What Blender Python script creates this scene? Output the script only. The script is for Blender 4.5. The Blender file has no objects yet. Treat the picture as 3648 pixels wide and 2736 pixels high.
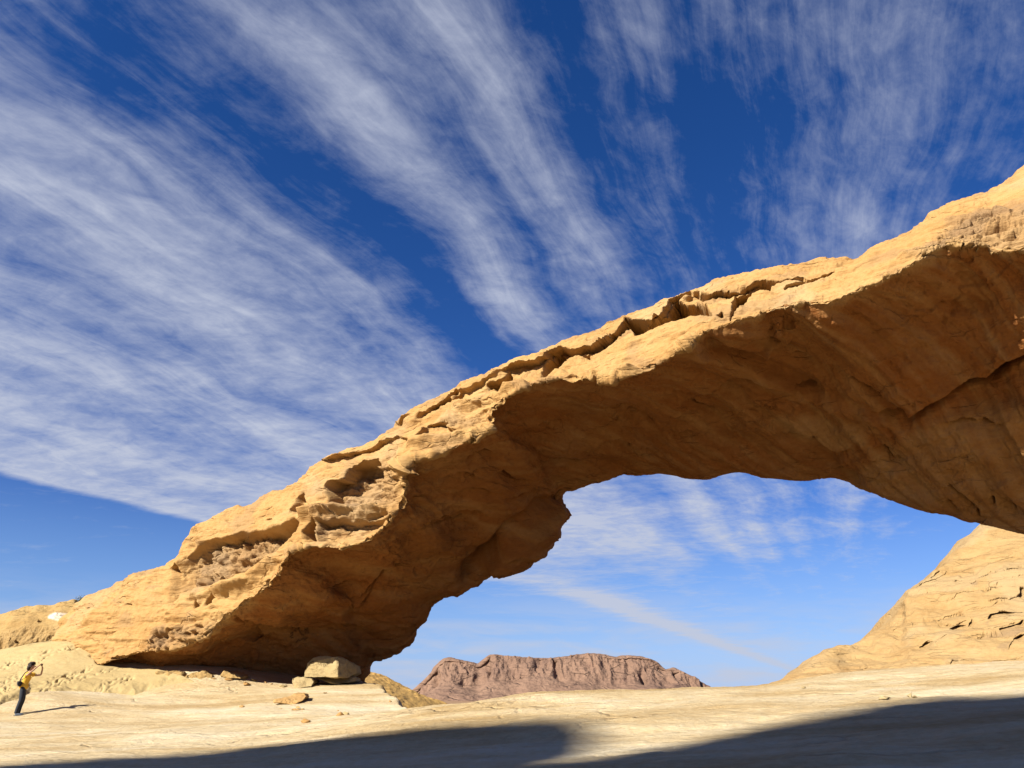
import bpy, bmesh, math, random
import numpy as np
from mathutils import Vector
random.seed(7); rng = np.random.default_rng(7)
S = bpy.context.scene
COL = S.collection
R = math.radians
# ------------------------------------------------------------------ camera model (photo is 3648 x 2736)
F = 2600.0; CX, CY = 1824.0, 1368.0; CAMZ = 1.5
TH = math.atan((2465 - CY) / F); ST, CT = math.sin(TH), math.cos(TH)
def W(px, py, Y):
    """point seen at photo position (px,py) standing at forward distance Y"""
    cx = (np.asarray(px, float) - CX) / F; cy = (CY - np.asarray(py, float)) / F
    fw = CT - cy * ST; up = ST + cy * CT; Y = np.asarray(Y, float)
    return np.stack([cx / fw * Y, Y + 0 * cx, CAMZ + up / fw * Y], -1)
def PX(P):
    x, y, z = P[..., 0], P[..., 1], P[..., 2] - CAMZ
    d = y * CT + z * ST; u = -y * ST + z * CT
    d = np.where(d < .05, .05, d)
    return CX + F * x / d, CY - F * u / d
cam = bpy.data.cameras.new('camera'); co = bpy.data.objects.new('camera', cam); COL.objects.link(co)
cam.sensor_fit = 'HORIZONTAL'; cam.sensor_width = 36; cam.lens = 36 * F / 3648
co.location = (0, 0, CAMZ); co.rotation_euler = (math.pi / 2 + TH, 0, 0)
cam.clip_start = .1; cam.clip_end = 60000; S.camera = co
S.render.resolution_x, S.render.resolution_y = 1024, 768
# ------------------------------------------------------------------ noise
_r = np.random.default_rng(3); PERM = _r.permutation(256); PERM = np.concatenate([PERM, PERM, PERM])
GR = _r.normal(size=(256, 3)); GR /= np.linalg.norm(GR, axis=1)[:, None]
def perlin(P):
    sh = P.shape[:-1]; P = P.reshape(-1, 3)
    I = np.floor(P).astype(np.int64); f = P - I; I &= 255
    w = f * f * f * (f * (f * 6 - 15) + 10); out = np.zeros(len(P))
    for a in (0, 1):
        wa = w[:, 0] if a else 1 - w[:, 0]; pa = PERM[I[:, 0] + a]
        for b in (0, 1):
            wb = wa * (w[:, 1] if b else 1 - w[:, 1]); pb = PERM[pa + I[:, 1] + b]
            for c in (0, 1):
                g = GR[PERM[pb + I[:, 2] + c]]
                d = g[:, 0] * (f[:, 0] - a) + g[:, 1] * (f[:, 1] - b) + g[:, 2] * (f[:, 2] - c)
                out += wb * (w[:, 2] if c else 1 - w[:, 2]) * d
    return (out * 1.5).reshape(sh)
def fbm(P, o=5, gain=.5, lac=2.03):
    r = 0; a = 1; P = np.asarray(P, float)
    for i in range(o):
        r = r + a * perlin(P + 17.3 * i); P = P * lac; a *= gain
    return r
def ridged(P, o=4, gain=.5):
    r = 0; a = 1; P = np.asarray(P, float)
    for i in range(o):
        r = r + a * (1 - 2 * np.abs(perlin(P + 31.7 * i))); P = P * 2.05; a *= gain
    return r
def worley(P):
    """F1 and F2 distances and a cell random value"""
    sh = P.shape[:-1]; P = P.reshape(-1, 3); I = np.floor(P).astype(np.int64); f = P - I
    f1 = np.full(len(P), 9.); f2 = np.full(len(P), 9.); cid = np.zeros(len(P))
    for a in (-1, 0, 1):
        for b in (-1, 0, 1):
            for c in (-1, 0, 1):
                J = I + (a, b, c)
                h = PERM[PERM[PERM[J[:, 0] & 255] + (J[:, 1] & 255)] + (J[:, 2] & 255)]
                o = GR[h] * .42 + .5
                d = np.sqrt(((o + (a, b, c) - f) ** 2).sum(1))
                m = d < f1
                f2 = np.where(m, f1, np.minimum(f2, d)); cid = np.where(m, h / 255., cid); f1 = np.where(m, d, f1)
    return f1.reshape(sh), f2.reshape(sh), cid.reshape(sh)
def sstep(a, b, x):
    t = np.clip((x - a) / (b - a), 0, 1); return t * t * (3 - 2 * t)
def hermite(k, v, q):
    """smooth curve through v (n,...) at knots k, evaluated at q"""
    k = np.asarray(k, float); v = np.asarray(v, float); q = np.asarray(q, float)
    sh = (-1,) + (1,) * (v.ndim - 1)
    h = np.diff(k); s = np.diff(v, axis=0) / h.reshape(sh)
    m = np.empty_like(v); m[0] = s[0]; m[-1] = s[-1]
    h0 = h[:-1].reshape(sh); h1 = h[1:].reshape(sh)
    m[1:-1] = (s[:-1] * h1 + s[1:] * h0) / (h0 + h1)
    i = np.clip(np.searchsorted(k, q, 'right') - 1, 0, len(k) - 2)
    hh = h[i].reshape(sh); t = ((q - k[i]) / h[i]).reshape(sh)
    return ((2*t**3-3*t**2+1)*v[i] + (t**3-2*t**2+t)*hh*m[i] + (-2*t**3+3*t**2)*v[i+1] + (t**3-t**2)*hh*m[i+1])
def poly_sd(px, py, poly):
    """distance inside a polygon (positive inside)"""
    poly = np.asarray(poly, float); a = poly; b = np.roll(poly, -1, 0)
    dm = np.full(px.shape, 1e9); ins = np.zeros(px.shape, bool)
    for (x0, y0), (x1, y1) in zip(a, b):
        ex, ey = x1 - x0, y1 - y0; l = ex * ex + ey * ey + 1e-9
        t = np.clip(((px - x0) * ex + (py - y0) * ey) / l, 0, 1)
        dm = np.minimum(dm, np.hypot(px - x0 - t * ex, py - y0 - t * ey))
        c = (y0 > py) != (y1 > py)
        xi = ex * (py - y0) / (ey if abs(ey) > 1e-9 else 1e-9) + x0
        ins ^= c & (px < xi)
    return np.where(ins, dm, -dm)
def line_d(px, py, line):
    dm = np.full(px.shape, 1e9)
    for (x0, y0), (x1, y1) in zip(line[:-1], line[1:]):
        ex, ey = x1 - x0, y1 - y0; l = ex * ex + ey * ey + 1e-9
        t = np.clip(((px - x0) * ex + (py - y0) * ey) / l, 0, 1)
        dm = np.minimum(dm, np.hypot(px - x0 - t * ex, py - y0 - t * ey))
    return dm
# ------------------------------------------------------------------ mesh helpers
def raw_mesh(name, V, Fq, mat=None, smooth=True, parent=None):
    me = bpy.data.meshes.new(name); V = np.asarray(V, np.float32).reshape(-1, 3); Fq = np.asarray(Fq, np.int32)
    me.vertices.add(len(V)); me.vertices.foreach_set('co', V.ravel())
    n, k = Fq.shape; me.loops.add(n * k); me.loops.foreach_set('vertex_index', Fq.ravel())
    me.polygons.add(n); me.polygons.foreach_set('loop_start', np.arange(0, n * k, k, dtype=np.int32))
    me.polygons.foreach_set('loop_total', np.full(n, k, np.int32))
    me.polygons.foreach_set('use_smooth', np.full(n, smooth, bool))
    me.update(calc_edges=True); me.validate()
    if mat: me.materials.append(mat)
    o = bpy.data.objects.new(name, me); COL.objects.link(o)
    if parent: o.parent = parent
    return o
def grid_faces(nu, nv, wrap=False):
    i = np.arange(nu if wrap else nu - 1)[:, None]; j = np.arange(nv - 1)[None, :]
    a = i * nv + j; b = ((i + 1) % nu) * nv + j
    return np.stack([a, b, b + 1, a + 1], -1).reshape(-1, 4)
def grid_obj(name, P, mat, flip=False, wrap=False, attrs=None, parent=None):
    nu, nv = P.shape[:2]; Fq = grid_faces(nu, nv, wrap)
    if flip: Fq = Fq[:, ::-1]
    o = raw_mesh(name, P, Fq, mat, parent=parent)
    for k, a in (attrs or {}).items():
        at = o.data.attributes.new(k, 'FLOAT', 'POINT'); at.data.foreach_set('value', np.asarray(a, np.float32).ravel())
    return o
def normals(P):
    du = np.gradient(P, axis=0); dv = np.gradient(P, axis=1); n = np.cross(du, dv)
    return n / (np.linalg.norm(n, axis=-1, keepdims=True) + 1e-9)
def tag(o, label=None, cat=None, group=None, kind=None):
    if label: o['label'] = label
    if cat: o['category'] = cat
    if group: o['group'] = group
    if kind: o['kind'] = kind
    return o
def empty(name, loc):
    o = bpy.data.objects.new(name, None); COL.objects.link(o); o.location = loc; o.empty_display_size = .1; return o
# ------------------------------------------------------------------ materials
class NT:
    def __init__(s, name, world=False):
        if world: s.m = bpy.data.worlds.new(name)
        else: s.m = bpy.data.materials.new(name)
        s.m.use_nodes = True; s.t = s.m.node_tree; s.t.nodes.clear()
    def n(s, typ, inp=None, **kw):
        d = s.t.nodes.new('ShaderNode' + typ)
        for k, v in kw.items(): setattr(d, k, v)
        for k, v in (inp or {}).items():
            if isinstance(v, bpy.types.NodeSocket): s.t.links.new(v, d.inputs[k])
            else: d.inputs[k].default_value = v
        return d
    def math(s, op, a, b=0., c=None, clamp=False):
        i = {0: a, 1: b}
        if c is not None: i[2] = c
        return s.n('Math', i, operation=op, use_clamp=clamp).outputs[0]
    def mix(s, f, a, b, typ='MIX'):
        d = s.n('Mix', {0: f, 6: a, 7: b}, data_type='RGBA', blend_type=typ, clamp_factor=True); return d.outputs[2]
    def ramp(s, f, stops, interp='LINEAR'):
        d = s.n('ValToRGB', {0: f}); d.color_ramp.interpolation = interp; e = d.color_ramp.elements
        while len(e) < len(stops): e.new(.5)
        for x, (p, c) in zip(e, stops):
            x.position = p; x.color = c if len(c) == 4 else c4(*c)
        return d.outputs[0]
    def noise(s, vec, scale, detail=6, rough=.55, dist=0.):
        return s.n('TexNoise', {'Vector': vec, 'Scale': scale, 'Detail': detail, 'Roughness': rough, 'Distortion': dist}).outputs[0]
    def mapv(s, vec, scale=(1, 1, 1), rot=(0, 0, 0)):
        return s.n('Mapping', {'Vector': vec, 'Scale': scale, 'Rotation': rot}).outputs[0]
    def map(s, v, a, b, c=0., d=1.):
        return s.n('MapRange', {0: v, 1: a, 2: b, 3: c, 4: d}).outputs[0]
KA = .50  # real sandstone reflects about a third of the light
def c4(*c): return (*[x * KA for x in c], 1.)
def sandstone(name, light, mid, dark, strata=1.0, bump=.06, scale=1., rust=(.36, .17, .06), pale=None, bscale=1., rot=(R(8), R(-6), 0)):
    t = NT(name); pos = t.n('NewGeometry').outputs['Position']
    stretch = t.mapv(pos, (.35 * scale, .35 * scale, 1.6 * scale), rot)
    warp = t.noise(t.mapv(pos, (.25 * scale,) * 3), 1., 4)
    big = t.noise(pos, .22 * scale, 7, .6)
    band = t.noise(t.n('VectorMath', {0: stretch, 1: t.n('CombineXYZ', {2: t.math('MULTIPLY', warp, 1.3)}).outputs[0]}, operation='ADD').outputs[0], 1.1, 8, .62)
    fine = t.noise(pos, 5 * scale, 8, .65)
    v = t.math('ADD', t.math('MULTIPLY', band, .55 * strata), t.math('MULTIPLY', big, .45))
    v = t.math('ADD', v, t.math('MULTIPLY', t.math('SUBTRACT', fine, .5), .35))
    col = t.ramp(t.map(v, .3, .72), [(0, dark), (.45, mid), (1, light)])
    spots = t.map(t.noise(pos, 1.3 * scale, 8, .7), .56, .75)
    col = t.mix(t.math('MULTIPLY', spots, .45), col, c4(*rust))
    if pale:
        at = t.n('Attribute', attribute_name='pale').outputs['Fac']
        col = t.mix(at, col, c4(*pale))
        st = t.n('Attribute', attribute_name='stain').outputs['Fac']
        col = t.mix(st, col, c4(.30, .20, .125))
        vn = t.n('Attribute', attribute_name='shade_varnish').outputs['Fac']
        vcol = t.mix(t.map(v, .3, .7), c4(.315, .104, .024), c4(.475, .182, .046))  # red-brown patina tones, darkened to paint extra shade on the underside
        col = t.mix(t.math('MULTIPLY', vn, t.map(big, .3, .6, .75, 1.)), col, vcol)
        mk = t.n('Attribute', attribute_name='mark').outputs['Fac']
        col = t.mix(t.math('MULTIPLY', mk, .75), col, c4(.05, .03, .02))
    h1 = t.noise(t.mapv(pos, (1., 1., 2.6), rot), 1.6 * bscale, 10, .60)
    h2 = t.noise(t.mapv(pos, (.5, .5, 5), rot), 2.2 * bscale, 6, .6, .4)
    h3 = t.n('TexVoronoi', {'Vector': pos, 'Scale': 3.2 * bscale, 'Randomness': 1.}, feature='F1').outputs[0]
    h = t.math('ADD', t.math('ADD', h1, t.math('MULTIPLY', h2, .45)), t.math('MULTIPLY', t.math('POWER', h3, 2), .25))
    wv = t.n('VectorMath', {0: t.mapv(pos, (.55, .55, 2.2), rot), 1: t.n('TexNoise', {'Vector': pos, 'Scale': .9 * bscale, 'Detail': 5}).outputs[1]}, operation='ADD').outputs[0]
    ce = t.n('TexVoronoi', {'Vector': wv, 'Scale': .8 * bscale}, feature='DISTANCE_TO_EDGE').outputs[0]
    ckm = t.math('MULTIPLY', t.map(ce, .0, .045, 1., 0.), t.map(t.noise(pos, .7 * bscale, 4), .46, .62), clamp=True)
    h = t.math('SUBTRACT', h, t.math('MULTIPLY', ckm, .55))
    bp = t.n('Bump', {'Strength': 1., 'Distance': bump, 'Height': h}).outputs[0]
    p = t.n('BsdfPrincipled', {'Base Color': col, 'Roughness': .93, 'Specular IOR Level': .12, 'Normal': bp})
    t.n('OutputMaterial', {0: p.outputs[0]})
    return t.m
def plain(name, col, rough=.8, var=.15, scale=30., bump=0.):
    t = NT(name); oc = t.n('TexCoord').outputs['Object']; ns = t.noise(oc, scale, 5)
    c = t.mix(ns, (*[x * (1 - var) for x in col], 1.), (*[x * (1 + var) for x in col], 1.))
    i = {'Base Color': c, 'Roughness': rough, 'Specular IOR Level': .25}
    if bump: i['Normal'] = t.n('Bump', {'Strength': .6, 'Distance': bump, 'Height': ns}).outputs[0]
    t.n('OutputMaterial', {0: t.n('BsdfPrincipled', i).outputs[0]}); return t.m
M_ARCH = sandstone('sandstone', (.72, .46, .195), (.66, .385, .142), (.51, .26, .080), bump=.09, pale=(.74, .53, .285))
M_HILL = sandstone('hill_sandstone', (.64, .435, .20), (.58, .37, .155), (.48, .28, .105), scale=.5, bump=.16, bscale=.6, pale=(.6, .45, .25))
M_OUT = sandstone('outcrop_sandstone', (.64, .44, .19), (.57, .37, .145), (.47, .28, .10), bump=.09, pale=(.98, .87, .72))
M_BOULD = sandstone('boulder_sandstone', (.66, .52, .28), (.6, .45, .22), (.5, .34, .15), bump=.03, bscale=3, pale=(.7, .6, .4))
M_MTN = sandstone('mountain_rock', (.45, .28, .185), (.35, .213, .145), (.23, .14, .105), scale=.011, bump=9., bscale=.02, rust=(.24, .13, .10), rot=(0, 0, 0))
M_DUNE = sandstone('dune_sand', (.86, .54, .18), (.80, .49, .155), (.70, .41, .125), strata=.5, bump=.05, bscale=2., rust=(.5, .26, .08))
M_CLIFF = sandstone('cliff_sandstone', (.50, .33, .16), (.45, .28, .12), (.36, .21, .08), bump=.1)
def ground_mat():
    t = NT('ground_rock'); pos = t.n('NewGeometry').outputs['Position']
    a = t.noise(t.mapv(pos, (.22, .6, 1.), (0, 0, R(12))), 1., 9, .62, .5)
    b = t.noise(t.mapv(pos, (.06, .22, 1.), (0, 0, R(15))), 1., 6, .55, .8)
    f = t.noise(pos, 7., 8, .7)
    v = t.math('ADD', t.math('MULTIPLY', a, .5), t.math('ADD', t.math('MULTIPLY', b, .5), t.math('MULTIPLY', t.math('SUBTRACT', f, .5), .25)))
    col = t.ramp(t.map(v, .36, .66), [(0, c4(.60, .40, .17)), (.3, c4(.74, .54, .28)), (.58, c4(.88, .69, .41)), (1, c4(1.0, .86, .60))])
    sand = t.n('Attribute', attribute_name='sand').outputs['Fac']
    sc = t.mix(t.noise(pos, .8, 6), c4(.60, .42, .165), c4(.68, .50, .22))
    col = t.mix(sand, col, sc)
    far = t.n('Attribute', attribute_name='far').outputs['Fac']
    fc = t.mix(t.noise(pos, .012, 8, .6), c4(.42, .25, .14), c4(.54, .35, .2))
    col = t.mix(far, col, fc)
    spots = t.map(t.noise(pos, 3.5, 6, .7), .64, .74)
    col = t.mix(t.math('MULTIPLY', spots, .3), col, c4(.34, .22, .11))
    h = t.math('ADD', t.noise(t.mapv(pos, (.8, 2.4, 1.), (0, 0, R(12))), 1.5, 10, .66, .6), t.math('MULTIPLY', f, .35))
    wv = t.n('VectorMath', {0: t.mapv(pos, (.16, .5, .5), (0, 0, R(14))), 1: t.n('TexNoise', {'Vector': pos, 'Scale': .5, 'Detail': 5}).outputs[1]}, operation='ADD').outputs[0]
    ce = t.n('TexVoronoi', {'Vector': wv, 'Scale': .9}, feature='DISTANCE_TO_EDGE').outputs[0]
    ck = t.math('MULTIPLY', t.map(ce, .0, .03, 1., 0.), t.map(t.noise(pos, .35, 4), .50, .62), clamp=True)
    h = t.math('SUBTRACT', h, t.math('MULTIPLY', ck, .4))
    col = t.mix(t.math('MULTIPLY', ck, .25), col, c4(.36, .22, .10))
    bp = t.n('Bump', {'Strength': 1., 'Distance': .10, 'Height': h}).outputs[0]
    p = t.n('BsdfPrincipled', {'Base Color': col, 'Roughness': .95, 'Specular IOR Level': .1, 'Normal': bp})
    t.n('OutputMaterial', {0: p.outputs[0]}); return t.m
M_GND = ground_mat()
# ------------------------------------------------------------------ sun, sky and cirrus
ELEV = R(34); az = np.array([.74, .67]); az /= np.linalg.norm(az)
L = Vector((az[0] * math.cos(ELEV), az[1] * math.cos(ELEV), -math.sin(ELEV)))
sun = bpy.data.lights.new('sun', 'SUN'); so = bpy.data.objects.new('sun', sun); COL.objects.link(so)
sun.energy = 5.; sun.angle = R(.53); sun.color = (1., .945, .84); so.rotation_euler = L.to_track_quat('-Z', 'Y').to_euler()
so.location = (-30, -30, 40)
def make_world():
    t = NT('World', True); S.world = t.m
    sky = t.n('TexSky', sky_type='NISHITA', sun_disc=False, sun_elevation=ELEV, sun_rotation=math.atan2(-az[0], -az[1]) % (2 * math.pi),
              altitude=900., air_density=1.0, dust_density=.0, ozone_density=3.)
    hs = t.n('HueSaturation', {'Saturation': 1.30, 'Value': .80, 'Color': sky.outputs[0]}).outputs[0]
    hs = t.mix(1., hs, (1.0, .85, 1.18, 1), 'MULTIPLY')
    d = t.n('TexCoord').outputs['Generated']
    sx = t.n('SeparateXYZ', {0: t.n('VectorMath', {0: d}, operation='NORMALIZE').outputs[0]})
    z = t.math('MAXIMUM', sx.outputs[2], .012)
    x = t.math('DIVIDE', sx.outputs[0], z); y = t.math('DIVIDE', sx.outputs[1], z)
    sa, ca = math.sin(R(23.5)), math.cos(R(23.5))
    u = t.math('ADD', t.math('MULTIPLY', x, sa), t.math('MULTIPLY', y, ca))
    v = t.math('SUBTRACT', t.math('MULTIPLY', x, ca), t.math('MULTIPLY', y, sa))
    def vec(a, b, c=0.): return t.n('CombineXYZ', {0: a, 1: b, 2: c}).outputs[0]
    def sc(a, k): return t.math('MULTIPLY', a, k)
    av = t.math('ADD', t.math('MULTIPLY', t.math('ABSOLUTE', v), 1.2), 1.)
    lv = t.math('MULTIPLY', t.math('LOGARITHM', av, math.e), t.math('SIGN', v))
    # slow wander of the streaks
    w1 = t.n('TexNoise', {'Vector': vec(sc(u, .55), sc(v, .7)), 'Scale': 1., 'Detail': 2., 'Roughness': .45}).outputs[0]
    w2 = t.noise(vec(sc(u, 1.3), sc(v, 1.5), 4.), 1., 3, .5)
    wob = t.math('ADD', sc(t.math('SUBTRACT', w1, .5), .44), sc(t.math('SUBTRACT', w2, .5), .20))
    wob = t.math('MULTIPLY', wob, t.map(u, 2.2, 5., 1., .4))
    vw = t.math('ADD', v, wob); lw = t.math('ADD', lv, sc(wob, .9))
    # where the cirrus bands lie across the wind
    st = [(-6, .10), (-4.6, .12), (-3.9, .0), (-3.74, .02), (-3.60, .92), (-3.2, .84), (-2.9, .98), (-2.5, .74), (-2.2, .90), (-1.75, .66), (-1.5, .80), (-1.25, .62), (-1.08, .48),
          (-.97, .18), (-.84, .14), (-.74, .48), (-.66, .62), (-.56, .26), (-.47, .38), (-.40, .54), (-.31, .18), (-.2, .42), (-.1, .14), (.0, .28), (.13, .56), (.22, .26), (.32, .38), (.45, .14), (.9, .1), (2., .3)]
    lo, hi = -6., 2.
    band = t.ramp(t.map(vw, lo, hi), [((a - lo) / (hi - lo), (b, b, b, 1.)) for a, b in st])
    def gauss(a, c, w):
        d_ = t.math('DIVIDE', t.math('SUBTRACT', a, c), w); return t.math('POWER', math.e, sc(t.math('MULTIPLY', d_, d_), -1.))
    # the sheet and the long low band seen through the opening
    far = t.map(u, 5.2, 7., 0., 1.)
    band = t.math('ADD', band, t.math('MULTIPLY', gauss(v, -.95, .85), sc(gauss(u, 5.0, 2.1), .50)))
    band = t.math('MULTIPLY', band, t.map(t.math('MULTIPLY', far, t.map(v, -3.3, -1.6, 1., .75)), 0., 1., 1., .35))
    band = t.math('ADD', band, t.math('MULTIPLY', gauss(vw, -2.62, .36), t.map(u, 5.6, 8., 0., .85)))
    # fibres drawn out along the wind
    f1 = t.noise(vec(sc(u, .55), sc(lw, 6.5), 1.), 1., 8, .62, .15)
    f2 = t.noise(vec(sc(t.math('ADD', u, sc(v, .25)), .9), sc(lw, 22.), 7.), 1., 8, .66, .45)
    f3 = t.noise(vec(sc(u, 1.6), sc(lv, 3.2), 12.), 1., 8, .62, .5)
    f4 = t.noise(vec(sc(t.math('ADD', u, sc(v, .5)), 7.), sc(t.math('SUBTRACT', lv, sc(u, .3)), 15.), 3.), 1., 8, .68, .3)
    fr = t.map(u, 2.8, 4.6, 0., 1.)
    f12 = t.math('ADD', sc(f1, .36), sc(f2, .20)); f12 = t.math('ADD', t.math('MULTIPLY', f12, t.math('SUBTRACT', 1., sc(fr, .65))), sc(fr, .182))
    f3 = t.math('ADD', t.math('MULTIPLY', t.math('SUBTRACT', f3, .5), t.math('ADD', 1., sc(fr, .5))), .5)
    f = t.math('ADD', f12, t.math('ADD', sc(f3, .34), sc(f4, .28)))
    a = t.math('ADD', t.math('SUBTRACT', f, .60), sc(t.math('SUBTRACT', band, .42), .34))
    al = t.map(a, -.09, .22, 0., .94)
    al = t.math('POWER', al, 1.35)
    low = t.map(sx.outputs[2], .0, .05, .7, 1.)
    al = t.math('MULTIPLY', al, low, clamp=True)
    # small clouds low over the horizon
    azm = t.math('ARCTAN2', sx.outputs[0], sx.outputs[1])
    lowc = t.noise(vec(sc(azm, 7.), sc(sx.outputs[2], 42.), 2.), 1., 8, .6, .3)
    lm = t.math('MULTIPLY', t.map(sx.outputs[2], .13, .03, 0., 1.), t.map(lowc, .42, .62, 0., .8))
    al = t.math('MAXIMUM', al, lm, clamp=True)
    hs = t.mix(t.map(sx.outputs[2], .0, .22, .75, 0.), hs, (2.0, 4.1, 7.4, 1))
    cloud = t.n('RGB'); cloud.outputs[0].default_value = (4.5, 4.85, 5.9, 1)
    c = t.mix(al, hs, cloud.outputs[0])
    bg = t.n('Background', {0: c, 1: .05}); t.n('OutputWorld', {0: bg.outputs[0]})
make_world()
vs = S.view_settings; S.display_settings.display_device = 'sRGB'
vs.view_transform = 'Standard'; vs.look = 'None'; vs.exposure = 1.28; vs.gamma = 1.; vs.use_curve_mapping = False
S.cycles.max_bounces = 8; S.cycles.diffuse_bounces = 4; S.cycles.use_denoising = True
# ------------------------------------------------------------------ ground
gp = [ # px, py, Y
 (0,2736,14),(900,2736,12.2),(1824,2736,10.5),(2700,2736,9.2),(3648,2736,8.2),(-900,2736,16),(4500,2700,7.5),
 (0,2640,20),(900,2650,16.8),(1824,2620,14.5),(2700,2590,13.5),(3648,2540,12.5),
 (3648,2362,21),(3350,2375,20.6),(3100,2393,20.4),(2950,2406,20.2),(2831,2428,20.),(2744,2439,20.),(2515,2442,20),(2217,2453,20),(2014,2459,20),(1865,2473,20.2),(1810,2494,20.6),(1607,2513,21),(1437,2530,21.5),(1200,2551,22),(1036,2566,22.5),(900,2577,23),
 (75,2546,28.5),(300,2580,26),(0,2572,26.5),(600,2573,25.6),(310,2489,31),(700,2482,33),(900,2490,32),(1100,2497,30.5),(1300,2500,30),(1400,2522,29),(470,2476,33.5),
 (440,2407,35.8),(600,2403,35.6),(730,2398,35.8),(860,2412,36.2),(1000,2426,37),(1150,2432,37.5),(1300,2433,37),(1398,2447,34.5),(1430,2480,31),
 (0,2330,40.5),(100,2312,40),(200,2293,39.5),(323,2295,38.5),(345,2370,36.8),(105,2465,32),(0,2515,30),(200,2400,35.5),(60,2400,35.5),(-400,2560,30),(-400,2340,40),(-900,2400,38)]
gp = np.array(gp, float); GP = W(gp[:, 0], gp[:, 1], gp[:, 2])
GP = np.vstack([GP, [[0, 0, 0], [0, 4, .1], [-6, 5, 0], [6, 4, .3], [0, -14, .2], [-20, 0, 0], [-30, 20, .4], [24, 4, 1.8], [30, 24, 2.8], [-20, -20, .5], [22, -20, 1], [-40, 45, 4.], [-12, 48, 2.5], [12, 32, 2.0], [26, 34, 3.2], [-45, 0, .5], [45, 0, 2.5], [-14, 10, .1]]])
def tps_fit(A, z, lam=.02):
    d = np.linalg.norm(A[:, None] - A[None], axis=-1); K = np.where(d > 0, d * d * np.log(d + 1e-12), 0) + lam * np.eye(len(A))
    Pm = np.hstack([np.ones((len(A), 1)), A]); n = len(A)
    M = np.zeros((n + 3, n + 3)); M[:n, :n] = K; M[:n, n:] = Pm; M[n:, :n] = Pm.T
    return np.linalg.solve(M, np.concatenate([z, np.zeros(3)]))
GA = GP[:, :2]; GW = tps_fit(GA, GP[:, 2])
def tps(x, y):
    sh = np.shape(x); x = np.ravel(x); y = np.ravel(y); out = GW[-3] + GW[-2] * x + GW[-1] * y
    for (a, b), w in zip(GA, GW):
        d2 = (x - a) ** 2 + (y - b) ** 2 + 1e-12; out = out + w * .5 * d2 * np.log(d2)
    return out.reshape(sh)
crx = W(gp[12:28, 0], gp[12:28, 1], gp[12:28, 2]); o_ = np.argsort(crx[:, 0]); crx = crx[o_]
def ground_z(x, y, detail=True):
    r = np.hypot(x, y); k = np.where(r > 52, 52 / np.maximum(r, 1e-6), 1.)
    z = tps(x * k, y * k)
    if detail:
        q = np.stack([x, y, 0 * x], -1)
        z = z + .10 * fbm(q * (.16, .3, 1), 4) + .030 * fbm(q * (.8, 2.0, 1) + 9, 5) + .007 * ridged(q * (2., 4.5, 1) + 2, 3) * sstep(30, 22, r)
    # the rock drops away beyond the crest and past the end of the ledge
    yc = np.interp(x, crx[:, 0], crx[:, 1]); n2 = .25 * fbm(np.stack([x * .9, y * .9, 0 * x + 3], -1), 3)
    sd = np.minimum((y - yc - .3) * .8, (x + 4.3 + .33 * (y - 30) + n2) * 2.6)
    z = z - np.where(sd > 0, sd * sd / (sd + 1.0) * 1.1, 0)
    back = -y - 40 + 0 * x; lft = -x - 60
    z = z - np.maximum(0, np.maximum(back, lft)) * .3 - np.maximum(0, y - 62) * .6
    return np.maximum(z, -25 + .8 * perlin(np.stack([x, y, 0 * x], -1) * .01))
def ground_hit(px, py, y0=5., y1=45.):
    Y = np.linspace(y0, y1, 1600); P = W(np.full_like(Y, px), np.full_like(Y, py), Y)
    g = ground_z(P[:, 0], P[:, 1]); i = np.argmax(P[:, 2] < g)
    return P[i] if P[i, 2] < g[i] else P[-1]
SAND = [(-900, 2330), (0, 2316), (195, 2286), (260, 2284), (330, 2290), (352, 2376), (430, 2384), (560, 2388), (640, 2408), (700, 2430), (560, 2452), (470, 2474), (300, 2462), (105, 2466), (0, 2514), (-900, 2600)]
def make_ground():
    th = np.concatenate([np.linspace(-44, 44, 1000), np.linspace(44, 316, 160)[1:-1]]); th = np.radians(th)
    r = np.concatenate([np.geomspace(.6, 7, 40), np.geomspace(7, 46, 480)[1:], np.geomspace(46, 120, 50)[1:], np.geomspace(120, 30000, 60)[1:]])
    T, Rr = np.meshgrid(th, r, indexing='ij'); x = np.sin(T) * Rr; y = np.cos(T) * Rr
    z = ground_z(x, y)
    P = np.stack([x, y, z], -1)
    far = sstep(-6, -14, z)
    grid_obj('ground', P, M_GND, wrap=True, flip=True, attrs={'sand': 0 * x, 'far': far})['kind'] = 'structure'
make_ground()
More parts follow.
